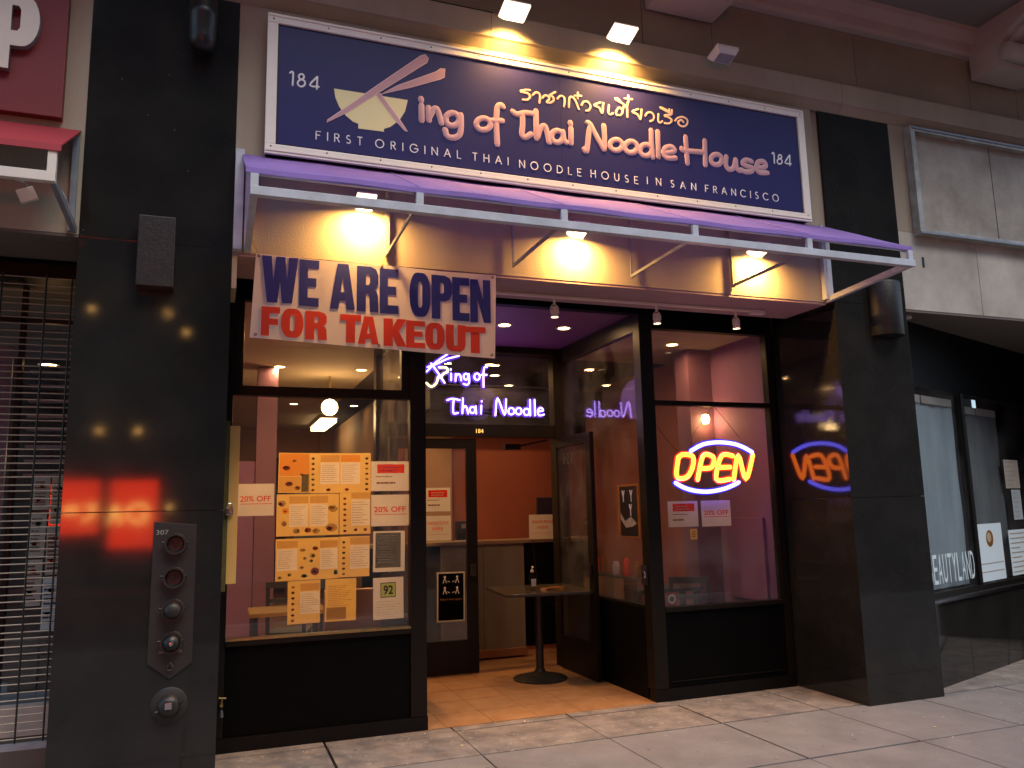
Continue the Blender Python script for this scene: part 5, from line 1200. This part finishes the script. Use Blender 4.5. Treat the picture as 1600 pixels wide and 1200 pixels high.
MB().tube([(-0.208, -.02, .79), (-0.222, -.03, .765), (-0.222, -.03, .745), (-0.195, -.03, .745), (-0.195, -.03, .765), (-0.208, -.02, .79)], .006, n=6).build('plate_hook', M['cast_iron'], fp)
bc = thing('round_bell', 'round domed fire connection low on the left pillar below the four valves', 'fire connection', (-0.205, -0.02, 0.44))
MB().lathe([(0.0, -0.012), (0.098, -0.012), (0.104, -0.008), (0.106, 0.0)], (-0.205, -0.001, 0.538), 'Y', 36).build('bell_flange', M['plate'], bc, smooth=True)
MB().lathe([(0.066, -0.012), (0.064, -0.045), (0.050, -0.062), (0.030, -0.070), (0.0, -0.072)], (-0.205, -0.001, 0.538), 'Y', 28).build('bell_dome', M['cast_iron'], bc, smooth=True)
MB().box(-0.226, -0.186, -0.080, -0.073, 0.528, 0.566, None, 0.004).build('bell_badge', M['polish'], bc)
for sx in (-1, 1): MB().rod((-0.205 + sx * .058, -.05, .538 + sx * .02), (-0.205 + sx * .076, -.056, .538 + sx * .026), .009, 8).build('bell_lug', M['cast_iron'], bc)
o = MB().lathe([(0.0, -0.06), (0.05, -0.05), (0.055, 0.0)], (-0.40, 0.0, 0.06), 'Y', 20).build('pipe_cap', M['cast_iron'], smooth=True)
tag(o, 'small round metal cap near the foot of the left pillar', 'cap')

# ================================================================ SCONCES
sc1 = thing('wall_sconce', 'dark box shaped wall lamp on the left pillar', 'sconce', (-0.39, -0.08, 3.1), 'dark wall lamps on the pillars')
MB().box(-0.497, -0.280, -0.11, -0.001, 3.085, 3.545, None, 0.006).build('sconce_body', M['sconce'], sc1)
B('sconce_baffle', -0.485, -0.292, -0.10, -0.012, 3.079, 3.084, M['black'], sc1)
sc2 = thing('wall_sconce', 'dark half-round wall lamp on the right pillar under the awning end', 'sconce', (5.6, -0.08, 3.1), 'dark wall lamps on the pillars')
MB().lathe([(0.0, 3.105), (0.155, 3.105), (0.160, 3.115), (0.160, 3.585), (0.155, 3.595), (0.0, 3.595)], (5.62, -0.001, 0), 'Z', 32, None, 180, 360).build('sconce_body', M['sconce'], sc2, smooth=True)
MB().lathe([(0.0, 0.0), (0.145, 0.0)], (5.62, -0.004, 3.102), 'Z', 24, None, 180, 360).build('sconce_baffle', M['black'], sc2)
cl = thing('cylinder_lamp', 'black cylinder wall lamp at the top of the left pillar', 'wall lamp', (-0.16, -0.13, 4.7))
MB().lathe([(0.0, 4.71), (0.045, 4.718), (0.075, 4.745), (0.088, 4.80), (0.090, 4.95), (0.093, 4.955), (0.093, 5.0), (0.089, 5.005), (0.089, 5.42), (0.0, 5.42)], (-0.165, -0.115, 0), 'Z', 32).build('lamp_body', M['black'], cl, smooth=True)
B('lamp_mount', -0.20, -0.13, -0.03, -0.001, 5.05, 5.15, M['black'], cl)

# ================================================================ LEFT SHOP
rs = thing('red_sign', 'dark red shop sign with a raised white letter P at the left edge', 'sign', (-1.3, -0.03, 4.15))
B('sign_panel', -3.2, -0.972, -0.06, 0.003, 4.145, 5.4, M['red_sign'], rs, bevel=0.003)
pc = lambda pts: pts
P_out = [(-1.375, 4.40), (-1.269, 4.40), (-1.269, 4.556), (-1.215, 4.556)] + [(-1.215 + 0.098 * math.cos(R(a)), 4.735 + 0.18 * math.sin(R(a))) for a in range(-75, 76, 15)] + [(-1.215, 4.915), (-1.375, 4.915)]
P_in = [(-1.272, 4.655), (-1.272, 4.825), (-1.236, 4.825), (-1.222, 4.80), (-1.222, 4.68), (-1.236, 4.655)]
outline('sign_letter', [P_out, P_in], -0.083, 0.0215, M['grey_steel'], rs)
outline('letter_face', [P_out, P_in], -0.1075, 0.002, M['off_white'], rs)
ra = thing('red_awning', 'red canvas awning on a white frame over the left shop', 'awning', (-1.3, -0.3, 3.6))
cv = [(-0.005, 4.10), (-0.60, 3.735), (-0.604, 3.695), (-0.595, 3.695), (-0.59, 3.73), (-0.005, 4.09)]
MB().prism(cv, -3.2, -0.864, 'X').build('awning_canvas', M['red_canvas'], ra)
B('front_bar', -3.2, -0.885, -0.60, -0.555, 3.515, 3.572, M['off_white'], ra, bevel=0.003)
B('bar_post', -0.930, -0.885, -0.595, -0.556, 3.573, 3.70, M['off_white'], ra, bevel=0.003)
MB().bar((-0.905, -0.58, 3.54), (-0.865, -0.02, 3.43), 0.03, 0.04).build('side_arm', M['grey_steel'], ra)
MB().bar((-0.885, -0.02, 3.42), (-0.885, -0.02, 4.05), 0.035, 0.03).build('wall_post', M['grey_steel'], ra)
MB().bar((-1.12, -0.56, 3.53), (-1.14, -0.05, 3.70), 0.012, 0.015).build('strut', M['off_white'], ra)
MB().tube(smooth_line([(-0.90, -0.45, 3.545), (-0.872, -0.33, 3.52), (-0.868, -0.22, 3.47), (-0.872, -0.15, 3.44)], 4), 0.006, n=6).build('loose_wire', M['white_vinyl'], ra)
fl = thing('small_spotlight', 'small beige box spotlight hanging below the red awning', 'spotlight', (-1.07, -0.45, 3.5))
MB().box(-0.045, 0.045, -0.04, 0.04, -0.04, 0.035, Matrix.Translation((-1.045, -0.45, 3.475)) @ Matrix.Rotation(R(-24), 4, 'Y') @ Matrix.Rotation(R(15), 4, 'X'), 0.005).build('spot_body', M['off_white'], fl)
MB().rod((-1.045, -0.45, 3.51), (-1.04, -0.555, 3.53), 0.006, 6).build('spot_arm', M['grey_steel'], fl)
# left shop: soffit, security grille, window behind
random.seed(11)
ls = thing('left_shop', 'dark left shop window behind a steel security grille', 'shop window', (-1.5, 0.9, 0))
B('shop_soffit', -4.0, -0.845, 0.006, 0.555, 3.395, 3.413, M['soffit_brown'], ls)
B('shop_head', -4.0, -0.845, 0.70, 1.0, 3.30, 3.60, M['black_metal'], ls)
B('shop_stile', -0.93, -0.845, 0.80, 0.90, 0.0, 3.299, M['black_metal'], ls)
B('shop_stile', -1.30, -1.27, 0.86, 0.92, 0.5, 3.299, M['black_metal'], ls)
B('shop_transom', -4.0, -0.931, 0.86, 0.90, 3.02, 3.06, M['bronze'], ls)
B('shop_glass', -4.0, -0.931, 0.895, 0.901, 0.46, 3.299, M['glass'], ls)
B('base_board', -4.0, -0.931, 0.80, 0.90, 0.27, 0.455, M['cornice'], ls)
B('base_board', -4.0, -0.931, 0.82, 0.90, 0.0, 0.265, M['soffit_brown'], ls)
B('inner_back', -4.0, -0.85, 4.5, 4.6, 0, 3.4, M['dark_room'], ls)
B('inner_side', -0.93, -0.85, 0.96, 4.5, 0, 3.4, M['dark_room'], ls)
B('pink_strip', -1.52, -1.345, 0.93, 0.96, 1.2, 2.86, M['mauve_wall'], ls)  # upright mauve strip just inside the glass
B('display_board', -1.26, -0.96, 1.05, 1.08, 0.5, 2.75, M['dark_room'], ls)
for z_ in (1.95, 2.05, 2.15, 2.27, 2.36, 2.47, 2.58, 2.68):
    B('display_shelf', -1.24, -0.96, 0.96, 1.05, z_, z_ + 0.018, M['grey_steel'], ls)
grpf = 'flyers in the left shop window'
k = 0
for (a, b_, c_, d_, m_, lb) in ((-1.155, -1.055, 1.72, 1.94, M['paper'], 'upper left pale flyer behind the grille'), (-1.045, -0.945, 1.62, 1.94, M['menu_cream'], 'warm lit flyer at the right edge behind the grille'),
                            (-1.16, -1.065, 1.40, 1.70, M['paper'], 'flyer with small red pictures behind the grille'), (-1.055, -0.95, 1.28, 1.60, M['paper'], 'flyer with dark emblem behind the grille'),
                            (-1.17, -1.07, 1.08, 1.385, M['paper'], 'grey flyer low on the left behind the grille'), (-1.06, -0.955, 0.92, 1.265, M['shade_grey'], 'lowest grey flyer behind the grille beside the pillar')):
    t, pr, T, wh = sheet('flyer', (a, b_, c_, d_), 0.885, lb, 'flyer', m_, grpf, random.uniform(-1, 1))
    lines(t, T, wh, .1, .9, .1, .9, 9, random.choice([M['ink_grey'], M['food_brown'], M['slate']]), th=.2)
    foods(t, T, wh, [(.5, .75, .022, .8), (.35, .3, .018, .8)], [M['food_brown'], M['red_ink'], M['slate']])
gr = thing('security_grille', 'closed roll-down security grille of thin steel rods left of the pillar', 'security grille', (-1.4, 0.6, 0.2))
z_ = 0.30; proto = None
while z_ < 3.29:
    if proto is None: proto = MB().rod((-3.0, 0.6, z_), (-0.85, 0.6, z_), 0.0045, 6).build('rod', M['rod_metal'], gr); zb = z_; zz = z_
    else:
        c = proto.copy(); COL.objects.link(c); c.parent = gr; c.location = (0, random.uniform(-.003, .003), z_ - zb + random.uniform(-.005, .005)); c.rotation_euler = (0, random.uniform(-.0022, .0022), 0)
    z_ += 0.0465
for xx in (-1.37, -1.11, -0.955, -1.63, -1.89):
    MB().rod((xx, 0.594, 0.26), (xx, 0.594, 3.30), 0.006, 6).build('link_chain', M['cast_iron'], gr)
B('bottom_bar', -3.0, -0.85, 0.585, 0.615, 0.235, 0.275, M['grey_steel'], gr)
dl_ = downlight(-1.24, 1.6, 2.85, 'small round lamp glowing inside the left shop behind the grille', 'lamps in the left shop', 7)
point_light('shop_fill_light', (-1.12, 1.3, 2.1), 3.0, (1.0, 0.6, 0.3), 0.1, dl_)  # unseen warm fill added to brighten the grille and window contents

# ================================================================ RIGHT SHOP (window wall at an angle)
ang = math.atan2(0.625, 1.795)
TW = Matrix.Translation((6.154, 0.232, 0)) @ Matrix.Rotation(ang, 4, 'Z')
rt = thing('right_shop', 'angled grey shop window with black stone base right of the right pillar', 'shop window', (7.0, 0.6, 0))
def RB(name, x0, x1, y0, y1, z0, z1, m_, bevel=0.0, parent=None): return MB().box(x0, x1, y0, y1, z0, z1, TW, bevel).build(name, m_, parent or rt)
RB('base_slab', -0.30, 0.655, 0.0, 0.1, 0.0, 0.715, M['granite'], 0.002)
RB('base_slab', 0.660, 1.90, 0.0, 0.1, 0.0, 0.715, M['granite'], 0.002)
RB('base_slab', 1.905, 4.5, 0.0, 0.1, 0.0, 0.715, M['granite'], 0.002)
RB('window_sill', -0.30, 4.5, -0.015, 0.09, 0.720, 0.765, M['cast_iron'], 0.002)
RB('sill_trim', -0.30, 4.5, -0.030, -0.016, 0.735, 0.755, M['polish'])
RB('sill_trim', -0.30, 4.5, 0.0, 0.05, 0.768, 0.815, M['bronze'])
RB('window_mullion', 1.020, 1.090, 0.0, 0.07, 0.8155, 2.72, M['bronze'])
RB('window_mullion', 2.95, 3.05, 0.0, 0.07, 0.8155, 2.72, M['bronze'])
RB('window_pane', -0.30, 1.019, 0.03, 0.036, 0.8155, 2.7195, M['glass_dark'])
RB('window_pane', 1.091, 2.949, 0.03, 0.036, 0.8155, 2.7195, M['glass_dark'])
RB('window_head', -0.30, 4.5, 0.05, 0.15, 2.72, 3.60, M['void'])
RB('display_back', -0.5, 4.5, 1.2, 1.25, 0.0, 3.4, M['dark_room'])
RB('display_floor', -0.5, 4.5, 0.11, 1.2, 0.65, 0.70, M['dark_room'])
B('right_soffit', 5.895, 10.6, 0.004, 3.0, 3.362, 3.382, M['soffit_brown'], rt)
sm = MB().box(5.93, 6.07, 0.10, 0.22, 3.325, 3.361, None, 0.015).build('soffit_lamp', M['white_lamp'], rt)
for (a, b_, z0, z1, m_, lab) in ((-0.30, 0.975, 0.83, 2.655, M['shade_grey'], 'pale grey fabric shade behind the right shop window, nearest the pillar'),
                                 (1.09, 2.10, 0.83, 2.61, M['shade_dim'], 'dim sheer shade behind the right shop window, past the mullion')):
    t = thing('roller_blind', lab, 'shade', (6.5, 0.5, z0), 'shades in the right shop window')
    b = bmesh.new(); g = []; nx = 40
    for j in range(13):
        row = []
        for i in range(nx + 1):
            u = i / nx; x = a + (b_ - a) * u
            row.append(b.verts.new((x, 0.085 + 0.006 * math.sin(u * 31) + 0.004 * math.sin(u * 13 + j), z0 + (z1 - z0) * j / 12)))
        g.append(row)
    for j in range(12):
        for i in range(nx): b.faces.new([g[j][i], g[j][i + 1], g[j + 1][i + 1], g[j + 1][i]])
    mb = MB(); mb._merge(b, TW); mb.build('shade_cloth', m_, t, smooth=True)
    hs = a
    for q0, q1 in ((a, a + (b_ - a) * 0.42), (a + (b_ - a) * 0.45, b_ - 0.03)):
        MB().box(q0, q1, 0.065, 0.075, z1 - 0.075, z1 + 0.0, TW).build('shade_clip', M['panel_grey'], t)
def rsheet(a, b_, z0, z1, lab, cat, m_, y=0.026, deco=None):
    t = thing('paper_notice', lab, cat, (6.154 + math.cos(ang) * a, 0.232 + math.sin(ang) * a, z0), 'papers in the right shop window')
    MB().box(a, b_, y - 0.0008, y, z0, z1, TW).build('sheet', m_, t)
    mb = MB()
    if deco == 'pic':
        MB().prism([((a + b_) / 2 + .09 * math.cos(k * math.pi / 8), z1 - .15 + .085 * math.sin(k * math.pi / 8)) for k in range(16)], y - .003, y - .001, 'Y', TW).build('orange_print', M['menu_orange'], t)
        MB().prism([((a + b_) / 2 + .05 * math.cos(k * math.pi / 8) - .02, z1 - .14 + .05 * math.sin(k * math.pi / 8)) for k in range(16)], y - .005, y - .0031, 'Y', TW).build('cream_print', M['menu_cream'], t)
        for zz in (z0 + .09, z0 + .17): mb.box(a + .03, b_ - .03, y - .003, y - .001, zz, zz + .008, TW)
    else:
        n = int((z1 - z0) / 0.05)
        for i in range(n): mb.box(a + .04, a + (b_ - a) * random.uniform(.5, .9), y - .003, y - .001, z0 + .03 + i * .05, z0 + .042 + i * .05, TW)
    mb.build('text_lines', M['ink_grey'], t)
rsheet(1.10, 1.76, 0.83, 1.40, 'pale blue poster with an orange picture at the foot of the right shop window', 'poster', M['cool_paper'], deco='pic')
rsheet(1.94, 2.50, 0.84, 1.315, 'white form at the foot of the right shop window beyond the pale poster', 'notice', M['cool_paper'])
rsheet(2.03, 2.44, 1.76, 2.07, 'small hanging paper high in the right shop window', 'notice', M['panel_grey'])
rsheet(2.16, 2.42, 1.42, 1.745, 'narrow grey paper below the high hanging paper in the right shop window', 'notice', M['shade_grey'])
lt = thing('window_lettering', 'tall pale BEAUTYLAND lettering low on the right shop window', 'lettering', (6.4, 0.3, 0.88))
me_txt = 'BEAUTYLAND'
x = -0.035; wl = 0.1035
for i, ch in enumerate(me_txt):
    text('glass_letter', ch, x + i * wl, 0.024, 0.885, w=wl * 0.80, h=0.265, m=M['cool_letter'], parent=lt, T=TW)
# blank sign box on the right wall
bs = thing('blank_sign_box', 'empty weathered grey sign box with a split panel on the right wall', 'sign', (7.3, -0.03, 4.12))
B('blank_panel', 6.135, 7.16, -0.018, -0.004, 4.145, 5.115, M['weathered'], bs)
B('blank_panel', 7.172, 8.60, -0.018, -0.004, 4.145, 5.115, M['weathered'], bs)
B('dark_gap', 7.1602, 7.1718, -0.015, -0.004, 4.145, 5.115, M['black'], bs)
for a in ((6.08, 8.65, 5.116, 5.165), (6.08, 8.65, 4.095, 4.144)): B('box_frame', a[0], a[1], -0.085, -0.002, a[2], a[3], M['box_metal'], bs, bevel=0.003)
B('box_frame', 6.08, 6.134, -0.085, -0.002, 4.145, 5.115, M['box_metal'], bs, bevel=0.003)
B('box_trim', 6.08, 8.65, -0.095, -0.0855, 4.10, 4.118, M['grey_steel'], bs)
B('box_trim', 6.10, 8.65, -0.095, -0.0855, 5.14, 5.158, M['grey_steel'], bs)
o = B('wall_slot', 6.150, 6.178, -0.003, 0.0, 3.80, 3.90, M['black']); tag(o, 'small dark slot in the grey panel beside the awning end', 'slot')
# ================================================================ ACROSS THE STREET (seen in the polished stone and the glass)
def opp(x0, x1, h, m_, lab, step=2.2):  # houses out of view; heights set to keep sky out of the reflections
    t = thing('building_opposite', lab, 'building', ((x0 + x1) / 2, -20, 0))
    B('facade', x0, x1, -24, -20.0, -0.5, h, m_, t)
    z = 5.5; w = None
    while z < h - 2:
        x = x0 + 0.8
        while x < x1 - 1.5:
            if w is None: w = B('window', x, x + 1.2, -19.998, -19.95, z, z + 1.8, M['opp_glass'], t); wx, wz = x, z
            else:
                c = w.copy(); COL.objects.link(c); c.parent = t; c.location = (x - wx, 0, z - wz)
            x += step
        z += 3.2
    B('parapet', x0, x1, -20.1, -19.85, h - 0.4, h + 0.2, M['cornice'], t)
opp(-22, -4.2, 17, M['opp_b'], 'pale stone building across the street on the left')
opp(-4.1, 3.2, 19, M['opp_a'], 'brick building across the street raised to block sky, with the red lit shop')
opp(3.3, 15, 21, M['opp_b'], 'stone building across the street opposite the right pillar')
opp(15.1, 30, 21, M['opp_a'], 'long brick building across the street on the right', 2.8)
opp(30.1, 62, 10, M['opp_a'], 'added building far down the street on the right, blocking reflected sky', 2.8)  # added to hide the bright sky mirrored in the right shop glass
rb = thing('red_lit_shopfront', 'red backlit shopfront across the street, seen mirrored in the left pillar', 'shopfront', (-2.3, -15.9, 1.0))
B('shop_wall', -4.4, 0.1, -16.4, -16.12, -0.5, 4.9, M['soffit_brown'], rb)
for a, b_, c_, d_ in ((-3.9, -2.53, 1.3, 2.55), (-2.30, -1.26, 0.95, 2.55)): B('red_panel', a, b_, -16.1, -16.05, c_, d_, M['e_red_box'], rb)
mb = MB()
for pts in ([(-3.25, 1.92), (-2.98, 1.92)], [(-3.25, 1.8), (-2.98, 1.8)], [(-2.78, 1.95), (-2.62, 1.78), (-2.85, 1.6)], [(-2.70, 1.95), (-2.60, 1.95)],
            [(-2.28, 1.55), (-2.18, 1.95), (-2.05, 1.52)], [(-2.22, 1.72), (-2.08, 1.72)], [(-1.45, 1.84), (-1.6, 1.97), (-1.85, 1.9), (-1.9, 1.7), (-1.7, 1.55), (-1.5, 1.6), (-1.5, 1.72), (-1.62, 1.72)]):
    mb.tube(smooth_line([(p[0], -16.03, p[1]) for p in pts], 4), 0.042, n=6, flat=0.01)
mb.build('yellow_lettering', M['e_yellow_box'], rb)
for x_, y_, z_, lab in ((-2.93, -16, 6.72, 'leftmost street lamp glowing across the street'), (-1.22, -16, 6.72, 'middle street lamp glowing across the street'), (-0.77, -16, 6.26, 'lower right street lamp glowing across the street'),
                  (-2.61, -16, 3.74, 'left shop lamp above the red shopfront'), (-1.77, -16, 3.74, 'right shop lamp above the red shopfront'), (-0.98, -16, 1.88, 'lone lamp beside the red shopfront')):
    t = thing('far_lamp', lab, 'lamp', (x_, y_, z_), 'small warm lamps across the street')
    MB().lathe([(0.0, -0.035), (0.035, 0.0), (0.0, 0.035)], (x_, y_, z_), 'Z', 10).build('lamp_bulb', M['e_far'], t, smooth=True)
    MB().rod((x_, y_, z_), (x_, -16.12, z_), 0.012, 6).build('lamp_arm', M['black_metal'], t)

# small litter along the storefront
mb = MB()
for i in range(34):
    x = random.uniform(0.3, 7.5); y = random.choice([random.uniform(0.60, 0.83), random.uniform(-1.0, 0.6)])
    if x > 4.9 and y > -0.12: y = -0.3 - random.random() * .5
    s = random.uniform(.006, .017)
    mb.prism([(s * math.cos(a) * random.uniform(.5, 1), s * math.sin(a) * random.uniform(.4, 1)) for a in (0, 1.2, 2.3, 3.5, 5.0)], 0.0, 0.002, 'Z', Matrix.Translation((x, y, 0.004)) @ Matrix.Rotation(random.uniform(-.3, .3), 4, 'X'))
lit = mb.build('litter', M['menu_cream'], kind='stuff')
tag(lit, 'scattered crumbs of paper and leaf bits on the pavement', 'litter', kind='stuff')
